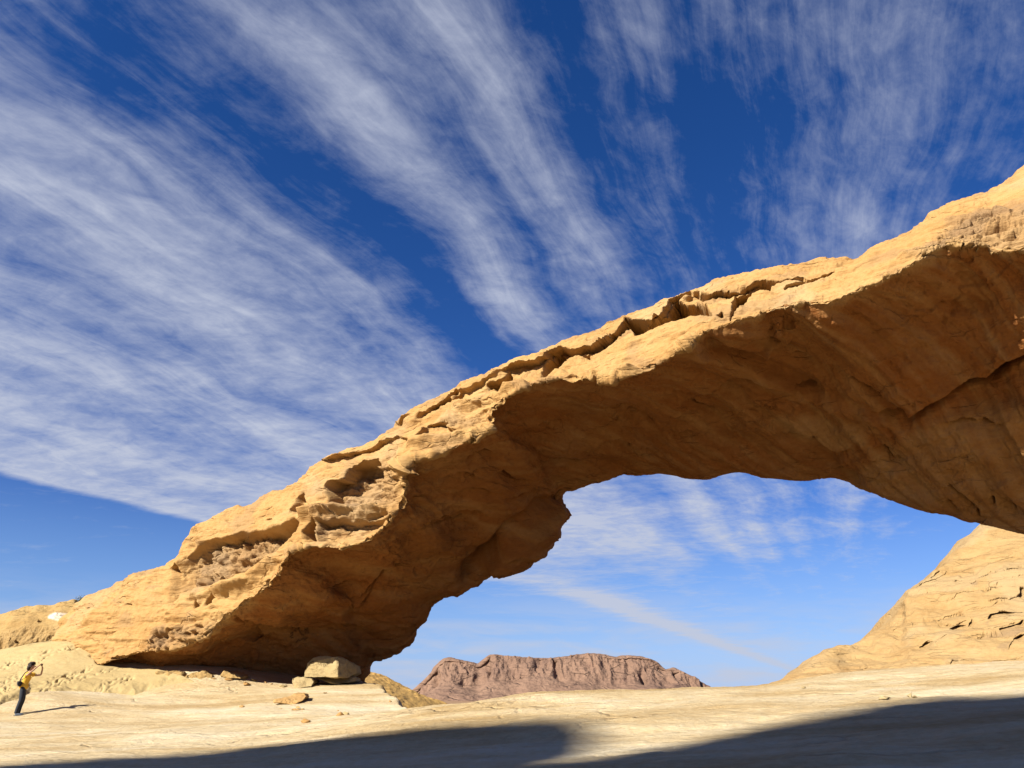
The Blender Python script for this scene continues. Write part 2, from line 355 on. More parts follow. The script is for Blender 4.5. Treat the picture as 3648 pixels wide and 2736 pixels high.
def make_sand():
    a = np.linspace(-.90, -.36, 700); yy = np.linspace(28.5, 41.5, 420)
    A, Y = np.meshgrid(a, yy, indexing='ij'); x = A * Y; z = ground_z(x, Y)
    P = np.stack([x, Y, z], -1); px, py = PX(P); j = fbm(P * .7, 4)
    m = poly_sd(px + 14 * j, py + 6 * j, SAND)
    z = z + .28 * sstep(-6, 16, m) - .06 + .05 * fbm(P * (.35, .35, 0), 3) * sstep(0, 20, m)
    def dent(cx, cy, rx, ry, dep, rot):
        nonlocal z
        s = (np.abs(px - cx) < 4 * rx) & (np.abs(py - cy) < 4 * rx); dx = px[s] - cx; dy = py[s] - cy
        u = (dx * math.cos(rot) + dy * math.sin(rot)) / rx; v = (-dx * math.sin(rot) + dy * math.cos(rot)) / ry
        d = u * u + v * v
        z[s] += -dep * np.exp(-d)
    def trail(x0, y0, x1, y1, n, spread):
        for k in range(n):
            f = rng.random()
            dent(x0 + (x1 - x0) * f + rng.normal() * spread, y0 + (y1 - y0) * f + rng.normal() * spread * .5, rng.uniform(4, 9), rng.uniform(1.6, 3.2), rng.uniform(.012, .05), -.25 + rng.normal() * .2)
    for (cx, cy, n, s) in [(20, 2390, 30, 26), (40, 2440, 40, 30), (15, 2475, 36, 22), (265, 2320, 60, 18), (250, 2425, 50, 22), (300, 2410, 26, 16), (380, 2455, 30, 26), (200, 2440, 30, 26), (330, 2350, 24, 10), (160, 2340, 14, 14), (450, 2440, 22, 22)]:
        trail(cx - s, cy + s * .4, cx + s, cy - s * .4, n, s * .45)
    trail(0, 2440, 260, 2310, 26, 5); trail(120, 2475, 420, 2400, 40, 6); trail(0, 2400, 190, 2330, 16, 5)
    P[..., 2] = z
    grid_obj('sand_slope', P, M_SAND, attrs={})['kind'] = 'structure'
M_SAND = sandstone('slope_sand', (.80, .64, .335), (.75, .58, .285), (.67, .49, .22), strata=.4, bump=.02, bscale=2.2, rust=(.70, .47, .18))
make_sand()
# ------------------------------------------------------------------ the rock arch
BL = [(215,2215),(302,2132),(348,2102),(403,2074),(454,2056),(504,2036),(554,2018),(605,2001),(616,1984),(633,1952),(663,1912),(717,1869),(782,1831),(847,1809),(901,1790),(961,1760),(1043,1736),(1086,1701),(1135,1646),(1167,1630),(1211,1617),(1243,1592),(1292,1581),(1336,1562),(1395,1524),(1439,1485),(1511,1442),(1583,1406),(1650,1364),(1722,1325),(1782,1298),(1842,1277),(1909,1256),(1993,1225),(2084,1201),(2174,1165),(2222,1137),(2276,1114),(2349,1087),(2409,1057),(2500,1026),(2581,999),(2671,977),(2762,965),(2852,956),(2943,945),(3003,947),(3048,948),(3093,920),(3154,889),(3214,859),(3274,817),(3334,775),(3395,742),(3455,718),(3527,696),(3582,654),(3648,609),(3850,480),(4200,310),(4600,200)]
BY = [(200,41),(300,40),(500,39),(700,37.6),(930,36.4),(1100,35),(1300,33.6),(1600,31.2),(2000,29.2),(2500,26.8),(2943,25),(3300,23.6),(3648,22.4),(4000,21.4),(4600,20.5)]
ST_ = [ # t (skyline px), lip (px,py,Y), far edge (px,py,Y)
 (215,(180,2345,38.6),(190,2425,39)),(302,(335,2366,36.6),(352,2404,37.6)),(403,(405,2352,36),(435,2414,38)),(504,(500,2324,35.5),(545,2418,38)),(605,(605,2310,35),(665,2418,38.2)),
 (663,(705,2284,34.3),(780,2420,38.6)),(717,(790,2210,33.6),(880,2428,39)),(782,(868,2150,33.1),(965,2434,39.5)),(847,(920,2112,32.6),(1060,2440,39.7)),(930,(985,2052,32.1),(1180,2446,40)),
 (1000,(1012,2000,31.7),(1300,2440,40)),(1043,(1062,1952,31.5),(1320,2354,40)),(1086,(1150,1950,31),(1396,2326,39.7)),(1135,(1240,1948,30.6),(1455,2277,39.3)),(1190,(1320,1918,30.2),(1492,2225,39)),
 (1243,(1385,1850,29.8),(1562,2156,38.5)),(1300,(1436,1784,29.3),(1668,2100,38)),(1350,(1445,1694,29),(1756,2056,37.5)),(1410,(1472,1634,28.6),(1850,2044,37)),(1460,(1560,1613,28.2),(1932,1988,36.7)),
 (1520,(1660,1574,27.8),(1988,1903,36.3)),(1583,(1742,1528,27.4),(2023,1825,36)),(1640,(1750,1464,27.2),(2021,1778,35.5)),(1700,(1800,1420,26.8),(2070,1760,35.2)),(1782,(1867,1382,26.5),(2130,1738,34.8)),
 (1870,(1930,1357,26.2),(2190,1711,34.4)),(1993,(2070,1350,25.6),(2264,1696,33.8)),(2084,(2150,1356,25.1),(2349,1690,33.3)),(2174,(2232,1350,24.6),(2430,1699,32.9)),(2276,(2319,1304,24),(2520,1699,32.4)),
 (2400,(2410,1256,23.4),(2640,1683,31.8)),(2500,(2480,1200,23),(2740,1700,31.3)),(2600,(2570,1160,22.6),(2862,1709,30.8)),(2720,(2738,1106,22),(3000,1700,30.2)),(2850,(2850,1078,21.4),(3100,1750,29.7)),
 (2943,(2950,1074,21),(3190,1785,29.3)),(3048,(3050,1036,20.6),(3290,1815,28.8)),(3154,(3154,992,20.1),(3400,1850,28.3)),(3274,(3280,920,19.6),(3520,1882,27.8)),(3395,(3410,868,19.2),(3648,1915,27.2)),
 (3527,(3540,884,18.8),(3800,1965,26.6)),(3648,(3660,882,18.4),(3980,2040,26)),(3850,(3870,840,17.8),(4250,2190,25)),(4200,(4200,850,17),(4560,2480,24)),(4600,(4600,900,16.5),(4800,2660,24))]
GROUPS = {}
def pit(px, py, poly, dep, w=10, tilt=.5, ragged=None):
    """inward depth of a hollow drawn at photo positions; deepest under its upper edge"""
    poly = np.asarray(poly, float); x0, y0 = poly.min(0); x1, y1 = poly.max(0); out = np.zeros(px.shape)
    s = (px > x0 - 30) & (px < x1 + 30) & (py > y0 - 30) & (py < y1 + 30)
    if not s.any(): return out
    X, Yy = px[s], py[s]
    if ragged is not None: X = X + ragged[0][s]; Yy = Yy + ragged[1][s]
    d = poly_sd(X, Yy, poly)
    g = 1 - tilt * np.clip((Yy - y0) / (y1 - y0 + 1e-6), 0, 1)
    out[s] = dep * sstep(0, w, d) * g
    return out
def groove(px, py, line, dep, w):
    a = np.asarray(line, float); x0, y0 = a.min(0) - 3 * w; x1, y1 = a.max(0) + 3 * w; out = np.zeros(px.shape)
    s = (px > x0) & (px < x1) & (py > y0) & (py < y1)
    if s.any():
        d = line_d(px[s], py[s], line); out[s] = dep * np.exp(-(d / w) ** 2)
    return out
def step_line(px, py, line, dep, w, side=1):
    """a ledge: surface sinks on one side of the line and eases back over w"""
    a = np.asarray(line, float); x0, y0 = a.min(0) - w; x1, y1 = a.max(0) + w; out = np.zeros(px.shape)
    s = (px > x0) & (px < x1) & (py > y0) & (py < y1)
    if s.any():
        X, Yy = px[s], py[s]; d = line_d(X, Yy, line)
        yl = np.interp(X, a[:, 0], a[:, 1]) if a[-1, 0] > a[0, 0] else np.interp(X, a[::-1, 0], a[::-1, 1])
        below = ((Yy - yl) * side > 0)
        out[s] = dep * np.where(below, np.clip(1 - d / w, 0, 1) ** 1.5, sstep(3.5, 0, d))
    return out
CRACKS = [
 [(1855,1539),(1903,1530),(1993,1503),(2078,1497)],[(2168,1473),(2216,1464),(2240,1479)],[(2222,1497),(2264,1488),(2313,1509),(2337,1533)],[(1674,1641),(1716,1617),(1758,1629)],
 [(1463,1816),(1499,1774),(1559,1744)],[(1481,1889),(1571,1852),(1662,1834),(1716,1840)],[(1475,1905),(1560,1872),(1640,1860)],[(1655,1756),(1722,1750),(1752,1759)],[(1836,1774),(1903,1768),(1915,1752)],
 [(2816,1547),(2894,1553),(2943,1577),(2991,1595)],[(3389,1510),(3437,1498),(3470,1504)],[(3503,1507),(3545,1519)],[(3387,1737),(3431,1769),(3487,1819),(3493,1850)],[(3593,1769),(3624,1819)],
 [(3374,1787),(3400,1825)],[(3537,1769),(3543,1800)],[(1298,2140),(1330,2086),(1379,2043),(1422,2021)],[(1390,2048),(1440,2030),(1498,2010)],[(1295,2110),(1370,2049),(1437,2032)],
 [(2560,1400),(2600,1385),(2650,1395)],[(2460,1445),(2500,1460),(2550,1478)],[(2600,1372),(2660,1360),(2720,1368)],[(2840,1378),(2900,1384)],[(2676,1215),(2740,1213),(2800,1225)],
 [(1600,1700),(1650,1690),(1690,1705)],[(1960,1650),(2010,1640),(2060,1655)],[(2150,1600),(2200,1590),(2240,1606)],[(1800,1690),(1830,1720)],[(2420,1560),(2450,1540),(2470,1545)],[(1200,2080),(1260,2070),(1300,2082)],
 [(1130,2160),(1180,2140)],[(3150,1420),(3050,1350),(2950,1310),(2840,1275)],[(3140,1600),(3180,1640)],[(3010,1655),(3060,1690),(3120,1700)],[(2400,1420),(2430,1408),(2470,1416)]]
def make_arch():
    tq = np.concatenate([np.linspace(215, 3720, 1500), np.linspace(3720, 4600, 60)[1:]])
    B = np.array(BL, float); bt = B[:, 0]
    bpx = tq; bpy = hermite(bt, B[:, 1], tq); by = hermite([a for a, _ in BY], np.array([b for _, b in BY], float), tq)
    Bw = W(bpx, bpy, by)
    st = np.array([[t, *c, *e] for t, c, e in ST_], float)
    c = hermite(st[:, 0], st[:, 1:4], tq); e = hermite(st[:, 0], st[:, 4:7], tq)
    Cw = W(c[:, 0], c[:, 1], c[:, 2]); Ew = W(e[:, 0], e[:, 1], e[:, 2])
    lerp = lambda a, b, f: a + (b - a) * f
    up = np.array([0, 0, 1.]); bk = np.array([0, 1., 0])
    ln = np.linalg.norm(Bw - Cw, axis=1)[:, None]; le = np.linalg.norm(Ew - Cw, axis=1)[:, None]
    bul = np.array([0, -.55, .75])
    m1 = lerp(Bw, Cw, .16) + bul * .05 * ln; m2 = lerp(Bw, Cw, .5) + bul * .10 * ln; m3 = lerp(Bw, Cw, .8) + bul * .06 * ln
    cu = lerp(Bw, Cw, .955) + bul * .015 * ln
    cave = sstep(1500, 1000, tq)[:, None]
    cv = up * .05 + bk * 0; cvd = np.array([0, .10, .09])
    off = cv * (1 - cave) + cvd * cave
    cd = lerp(Cw, Ew, .05) + off * le * .15
    d1 = lerp(Cw, Ew, .25) + off * le * .9; d2 = lerp(Cw, Ew, .5) + off * le * 1.25; d3 = lerp(Cw, Ew, .78) + off * le * .7
    e1 = lerp(Cw, Ew, .96) + off * le * .1
    f0 = Ew + bk * .5 + up * .35; f1 = Ew + bk * 2.2 + up * 1.6
    k1 = lerp(Bw, f1, .45) + bk * 3.; k2 = Bw + bk * 2.4 - up * .9; k3 = Bw + bk * .8 - up * .12
    rows = np.stack([f1, k1, k2, k3, Bw, m1, m2, m3, cu, Cw, cd, d1, d2, d3, e1, Ew, f0, f1], 0)
    seg = [5, 6, 6, 8, 26, 46, 40, 22, 10, 10, 60, 66, 66, 44, 10, 8, 5]
    vq = np.concatenate([np.linspace(i, i + 1, n, endpoint=False) for i, n in enumerate(seg)] + [[float(len(seg))]])
    P = hermite(np.arange(len(rows)), rows, vq).transpose(1, 0, 2)
    N = normals(P); ctr = P.mean(1, keepdims=True)
    if (N * (P - ctr)).sum(-1).mean() < 0: N = -N; flip = True
    else: flip = False
    V = np.broadcast_to(vq[None], P.shape[:2]); T = np.broadcast_to(tq[:, None], P.shape[:2])
    px, py = PX(P)
    front = sstep(3.6, 4.3, V) * sstep(16.0, 15.2, V)
    lit = sstep(3.8, 4.4, V) * sstep(9.6, 8.9, V); under = sstep(9.4, 10.2, V)
    j1 = fbm(P * 1.1, 4); j2 = fbm(P * 1.1 + 50, 4); ja = fbm(P * .8 + 7, 2); jb = fbm(P * .8 + 57, 2); rag = (13 * ja, 11 * jb)
    # broad and small relief
    left = sstep(1250, 950, T)
    d = .42 * fbm(P * (.16, .16, .3), 3) * (.45 + .55 * under)
    d += .16 * fbm(P * (.5, .5, 1.1) + 5, 4)
    q = np.stack([T * .0042, V * 1.1, 0 * T], -1)
    rt = sstep(1900, 2500, T); fold = np.stack([(T - 133 * (V - 9)) * .0075, V * .22, 0 * T], -1)
    d += under * (.20 * fbm(q * (1., .42, 1), 3) + rt * (.30 * fbm(fold, 3) + .05 * ridged(fold * (2.6, 1.1, 1) + 7 + .25 * np.stack([j1, j2, j1], -1), 3) * sstep(15.2, 13.2, V)) * (1 - .9 * np.exp(-((px - 3620) / 110) ** 2 - ((py - 1180) / 160) ** 2)) + (1 - rt) * .20 * fbm(np.stack([P[..., 2] * 1.3 + .25 * P[..., 0], P[..., 0] * .25, P[..., 1] * .25], -1), 4))
    strat = P @ np.array([[.12, 0, .2], [.1, .12, .1], [.5, .9, 2.4]]).T
    bed = fbm(np.stack([strat[..., 2], strat[..., 0], strat[..., 1]], -1), 4)
    sw = (P[..., 2] * 1.15 + P[..., 0] * .10 + P[..., 1] * .1 + .55 * fbm(P * .35 + 90, 3)) % 1.
    d += lit * .10 * bed + lit * .13 * (sstep(0, .75, sw) - sstep(.84, 1., sw)) * sstep(-.25, .3, fbm(P * .3 + 25, 3))
    s2 = fbm(P * (.9, .9, 4.2) + 11, 4)
    rough = sstep(-.05, .35, fbm(P * .45 + 40, 3))
    d += lit * .13 * s2 * (.35 + .65 * rough)
    # flaked plates on the ceiling
    f1_, f2_, cid = worley(P * (.55, .55, .8) + 1.2 * np.stack([j1, j2, j1], -1) * .4)
    d -= under * .10 * sstep(.62, .95, cid) * sstep(.0, .12, f2_ - f1_)
    g1, g2, gid = worley(P * (1.5, 1.5, 2.6) + .5 * np.stack([j2, j1, j2], -1))
    lip = np.exp(-((V - 8.9) / .75) ** 2)
    d += lip * (.20 * (gid - .5) + .26 * j2) * (g2 - g1 > .03)
    d -= lip * .10 * sstep(.06, 0, g2 - g1)
    # broken, blocky rock
    BLOCKS = [([(3190,930),(3260,880),(3360,790),(3480,730),(3560,715),(3648,690),(3900,600),(3900,900),(3648,905),(3480,900),(3400,880),(3290,930)], 1.),
              ([(2480,1040),(2600,1000),(2762,975),(2755,1030),(2600,1060),(2520,1130),(2560,1140),(2530,1100)], 1.),
              ([(2080,1200),(2180,1175),(2240,1150),(2230,1220),(2160,1245),(2070,1260)], 1.), ([(1800,1320),(1910,1280),(1912,1340),(1850,1375)], .9),
              ([(1460,1490),(1590,1420),(1590,1450),(1475,1500)], .8), ([(1470,1560),(1600,1470),(1725,1452),(1738,1512),(1665,1545),(1590,1545)], 1.2),
              ([(1140,1760),(1260,1640),(1400,1620),(1450,1680),(1440,1790),(1350,1880),(1200,1930),(1120,1940),(1070,1900)], 1.),
              ([(590,2150),(627,1985),(717,1923),(804,1901),(961,1880),(1059,1842),(1075,1880),(960,1980),(860,2060),(700,2112)], 1.2),
              ([(480,2330),(560,2230),(700,2200),(800,2190),(860,2150),(900,2120),(870,2200),(790,2240),(720,2310),(600,2330)], 1.)]
    blk = np.zeros(px.shape)
    for pl, k in BLOCKS: blk = np.maximum(blk, pit(px, py, pl, k, 46, 0, rag))
    b1, b2, bid = worley(P * (1.1, 1.1, 2.8) + .35 * np.stack([j1, j2, j1], -1))
    d += blk * (.24 * (bid - .55) - .14 * sstep(.10, 0, b2 - b1)) + blk * .13 * s2
    vert = fbm(P * (2.6, 2.6, .5) + 21, 4)
    fl = np.maximum(pit(px, py, BLOCKS[7][0], 1, 30, 0, rag), pit(px, py, BLOCKS[8][0], 1, 30, 0, rag))
    d += fl * .22 * vert
    for l_, h_, w_ in (([(1086,1838),(1180,1830),(1260,1828),(1330,1806),(1395,1818)], .55, 15), ([(1340,1690),(1400,1660),(1450,1665)], .4, 16), ([(1475,1590),(1590,1560),(1700,1545),(1745,1522)], .45, 15), ([(1600,1450),(1700,1425),(1800,1385),(1870,1372)], .3, 14), ([(700,2120),(800,2090),(900,2046),(970,1985)], .35, 18)):
        d += h_ * groove(px + 8 * j1, py + 8 * j2, l_, 1., w_)
    # hollows in the sunlit flank
    PITS = [([(2228,1135),(2325,1130),(2410,1060),(2480,1045),(2530,1090),(2535,1140),(2472,1132),(2400,1148),(2350,1178),(2276,1200),(2236,1170)], 3.0, 10, .35),
            ([(2592,1150),(2610,1072),(2640,1040),(2705,1008),(2755,1000),(2745,1030),(2690,1040),(2640,1084),(2612,1124)], 2.3, 9, .35),
            ([(2545,1138),(2565,1115),(2578,1140)], .6, 6, .3), ([(2780,1022),(2845,1000),(2975,963),(2980,972),(2860,1008),(2800,1026)], .9, 6, .2),
            ([(1905,1340),(1915,1290),(1970,1246),(2015,1256),(2084,1252),(2106,1246),(2098,1282),(2040,1276),(1980,1304),(1940,1330)], 2.1, 9, .35),
            ([(1720,1356),(1806,1318),(1826,1376),(1778,1402),(1746,1386),(1730,1406)], 2.0, 8, .3), ([(1592,1418),(1634,1388),(1642,1430),(1608,1438)], .8, 8, .3),
            ([(1460,1492),(1585,1420),(1588,1442),(1480,1502)], .5, 8, .3), ([(1470,1562),(1520,1512),(1596,1500),(1600,1540),(1540,1560)], .6, 10, .4),
            ([(1155,1828),(1155,1740),(1178,1720),(1222,1715),(1254,1660),(1303,1644),(1346,1628),(1370,1706),(1363,1752),(1314,1770),(1249,1768),(1200,1828)], 1.3, 14, .4),
            ([(1068,1890),(1122,1850),(1128,1936),(1080,1926)], 1.1, 9, .2), ([(1124,1856),(1340,1850),(1390,1836),(1345,1900),(1200,1955),(1128,1940)], .55, 16, .5),
            ([(585,2152),(605,2040),(640,1985),(717,1921),(804,1898),(961,1876),(1050,1840),(1070,1869),(1043,1912),(967,1972),(934,2012),(853,2066),(782,2088),(690,2115)], 1.1, 34, .2),
            ([(606,2030),(624,2000),(630,2060),(645,2112),(625,2110)], .8, 8, .2), ([(640,2040),(660,2030),(668,2050),(650,2060)], .5, 7, .2),
            ([(905,2008),(918,1972),(945,1998),(925,2016)], .9, 8, .2), ([(740,1940),(790,1925),(830,1945),(800,1985),(750,1990)], .5, 10, .4), ([(835,1905),(860,1900),(856,1955),(838,1950)], .5, 8, .3),
            ([(750,2070),(766,2030),(782,2078)], .45, 7, .2), ([(715,2080),(735,2050),(745,2090)], .4, 7, .2), ([(820,2060),(850,2020),(858,2050)], .4, 7, .2),
            ([(680,2163),(690,2143),(708,2138),(704,2156),(690,2166)], 1.0, 6, .1), ([(730,2160),(738,2138),(760,2120),(764,2128),(756,2150),(740,2164)], 1.3, 6, .1),
            ([(608,2260),(618,2232),(628,2270)], .7, 6, .2), ([(655,2270),(664,2232),(684,2266),(672,2276)], .9, 7, .2), ([(700,2266),(708,2246),(722,2268)], .6, 6, .2), ([(640,2290),(648,2268),(656,2294)], .6, 6, .2),
            ([(566,2290),(574,2270),(582,2294)], .5, 6, .2), ([(525,2298),(532,2280),(540,2300)], .45, 6, .2), ([(790,2212),(850,2200),(880,2190),(940,2280),(900,2300),(830,2280)], .8, 20, .1),
            ([(1060,1770),(1090,1750),(1096,1800),(1050,1830),(1030,1820)], .6, 9, .3), ([(940,1848),(970,1830),(966,1862)], .35, 6, .3), ([(440,2160),(445,2150),(470,2150),(462,2160)], .3, 6, .3)]
    dp = np.zeros(px.shape)
    for pl, dep, w, tl in PITS: dp = np.maximum(dp, pit(px, py, pl, dep * 1.2, w * 1.1, tl, rag))
    shelf = [(1420,1512),(1500,1466),(1583,1428),(1660,1388),(1722,1350),(1806,1316),(1905,1288),(1970,1250),(2040,1248),(2106,1240),(2170,1196),(2228,1146),(2330,1124),(2410,1062),(2480,1042),(2600,1036),(2690,1012),(2760,1000),(2860,990)]
    dp = np.maximum(dp, 1.15 * step_line(px + rag[0], py + rag[1], shelf, 1., 85) * (.65 + .6 * fbm(P * .35 + 15, 3)))
    shelf2 = [(1170,1640),(1250,1615),(1340,1590),(1420,1560),(1480,1562),(1600,1535)]
    dp = np.maximum(dp, .55 * step_line(px + rag[0], py + rag[1], shelf2, 1., 60))
    dp = np.maximum(dp, 0)
    # cracks, ledges and pockets of the ceiling
    jx, jy = px + 9 * j2, py + 9 * j1
    ck = np.zeros(px.shape)
    for l in CRACKS: ck = np.maximum(ck, groove(jx, jy, l, .5, 4.5)); ck = np.maximum(ck, step_line(jx, jy, l, .30, 46))
    d -= ck * under * front
    led = [(915,2195),(972,2216),(1032,2227),(1086,2246),(1119,2249),(1178,2232),(1240,2225)]
    d -= step_line(jx, jy, led, .5, 130) * front
    rim = [(3212,1466),(3232,1498),(3290,1468),(3365,1426),(3443,1402),(3461,1390),(3533,1372),(3570,1323),(3648,1287),(3800,1240)]
    d -= .75 * groove(px, py, rim, 1., 13) * front; d -= .55 * step_line(px, py, rim, 1., 200) * front
    d -= pit(px, py, [(3440,1400),(3455,1372),(3500,1362),(3538,1366),(3530,1384),(3480,1398)], .9, 10, 0) + pit(px, py, [(3565,1326),(3590,1300),(3648,1272),(3700,1260),(3640,1318),(3600,1332)], .6, 10, 0)
    d -= pit(px, py, [(3300,1130),(3350,1060),(3450,1030),(3560,1070),(3530,1150),(3420,1160)], .5, 110, .2)
    d += .6 * groove(px, py, [(2470,1260),(2700,1345),(2960,1430),(3150,1495)], 1., 26) * front * .6 - .35 * groove(px, py, [(2530,1220),(2760,1330),(3040,1440),(3180,1480)], 1., 22) * front
    d -= .8 * groove(px, py, [(1660,2060),(1672,2030),(1700,2000),(1760,1960)], 1., 22) * front
    d += .9 * pit(px, py, [(1760,2060),(1690,2010),(1800,1900),(1930,1810),(2012,1780),(2040,1830),(2000,1920),(1900,2040)], 1., 60, 0) * front
    d -= .35 * groove(px, py, [(1690,2010),(1800,1895),(1930,1800),(2020,1776)], 1., 12) * front
    tab = pit(px, py, [(2078,1350),(2110,1330),(2172,1326),(2260,1300),(2300,1310),(2240,1352),(2196,1368),(2144,1366)], .55, 18, 0)
    d += tab
    d += under * .026 * ridged(P * np.array([.8, .8, 2.8]) + .6 * np.stack([j1, j2, ja], -1), 4) * sstep(15.4, 14.2, V)
    lp = pit(px, py, [(2700,1260),(2740,1226),(2800,1200),(2826,1208),(2790,1240),(2720,1268)], .5, 16, 0) + pit(px, py, [(2740,1130),(2800,1120),(2800,1190),(2750,1200)], .3, 20, 0)
    d += lp * (1 + j1)
    d += .045 * fbm(P * 2.7 + 3, 4) * (1 - .3 * under) * (.4 + .6 * sstep(500, 800, T)) + .02 * fbm(P * 9, 3)
    d *= np.clip(front + .8, 0, 1) * (1 - .72 * np.exp(-((V - 15) / .9) ** 2) * sstep(1900, 2150, T))
    P2 = P + N * d[..., None] + (dp * front)[..., None] * np.array([.34, .93, .10])
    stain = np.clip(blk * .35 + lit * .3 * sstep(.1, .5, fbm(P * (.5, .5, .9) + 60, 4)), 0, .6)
    tanp = pit(px, py, [(2720,1540),(2740,1462),(2860,1440),(3040,1462),(3140,1480),(3090,1600),(2960,1620),(2800,1560)], .45, 45, 0, (3 * rag[0], 3 * rag[1]))
    pale = np.clip(sstep(.2, .6, fbm(P * .3 + 70, 4)) * .35 + .4 * tanp, 0, 1)
    mark = np.zeros(px.shape)
    for l in [[(1032,2278),(1040,2274),(1038,2284),(1030,2288)],[(1034,2292),(1040,2292)],[(1066,2272),(1072,2284),(1080,2286)],[(1084,2272),(1090,2270),(1088,2282)],[(1094,2266),(1096,2282)],[(1052,2308),(1060,2302),(1066,2304)],[(1070,2302),(1078,2298),(1084,2302),(1092,2296)],[(1046,2268),(1052,2272)],[(1060,2256),(1064,2270)]]:
        mark = np.maximum(mark, groove(px, py, l, 1., 2.6))
    mark *= under
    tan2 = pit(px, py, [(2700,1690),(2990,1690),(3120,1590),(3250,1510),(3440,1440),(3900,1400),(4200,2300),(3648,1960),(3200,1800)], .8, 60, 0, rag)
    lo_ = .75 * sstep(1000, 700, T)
    shade_varn = np.clip(sstep(9.0, 9.9, V - lo_ + .5 * j1) * (1 - .45 * tanp / .45) * np.clip(.92 + .42 * fbm(np.stack([(T - 133 * (V - 9)) * .02, V * .55, .3 * j1], -1), 4), 0, 1.2) * (1 - .55 * tan2) * (1 - .5 * sstep(16., 15.2, V) * 0), 0, 1)  # streaky patina mask from the lip inward; also paints shade into the ceiling colour
    o = grid_obj('rock_arch', P2, M_ARCH, flip=flip, attrs={'pale': pale, 'stain': stain, 'mark': mark, 'shade_varnish': shade_varn})
    tag(o, 'huge natural sandstone arch spanning the frame, sunlit on top with brown shaded underside', 'rock arch')
    return P2
make_arch()
# ------------------------------------------------------------------ lofted rock masses
def loft(name, tq, cols, seg, mat, disp, attrs=None):
    """cols: rows of (k, n, 3) control curves already in world space over tq"""
    rows = np.stack(cols, 0)
    vq = np.concatenate([np.linspace(i, i + 1, n, endpoint=False) for i, n in enumerate(seg)] + [[float(len(seg))]])
    P = hermite(np.arange(len(rows)), rows, vq).transpose(1, 0, 2); N = normals(P)
    flip = False
    if (N * (P - P.mean((0, 1)))).sum(-1).mean() < 0: N = -N; flip = True
    px, py = PX(P); V = np.broadcast_to(vq[None], P.shape[:2])
    d, at = disp(P, px, py, V)
    return grid_obj(name, P + N * d[..., None], mat, flip=flip, attrs=at)
def curve(pts, tq):
    a = np.array(pts, float); return hermite(a[:, 0], a[:, 1], tq)
HILL = [(2500,2560),(2640,2490),(2744,2437),(2850,2380),(2950,2331),(3075,2300),(3131,2256),(3185,2200),(3212,2168),(3220,2140),(3250,2100),(3318,2044),(3431,1950),(3506,1881),(3648,1775),(3900,1640),(4300,1520),(4800,1480),(5400,1700)]
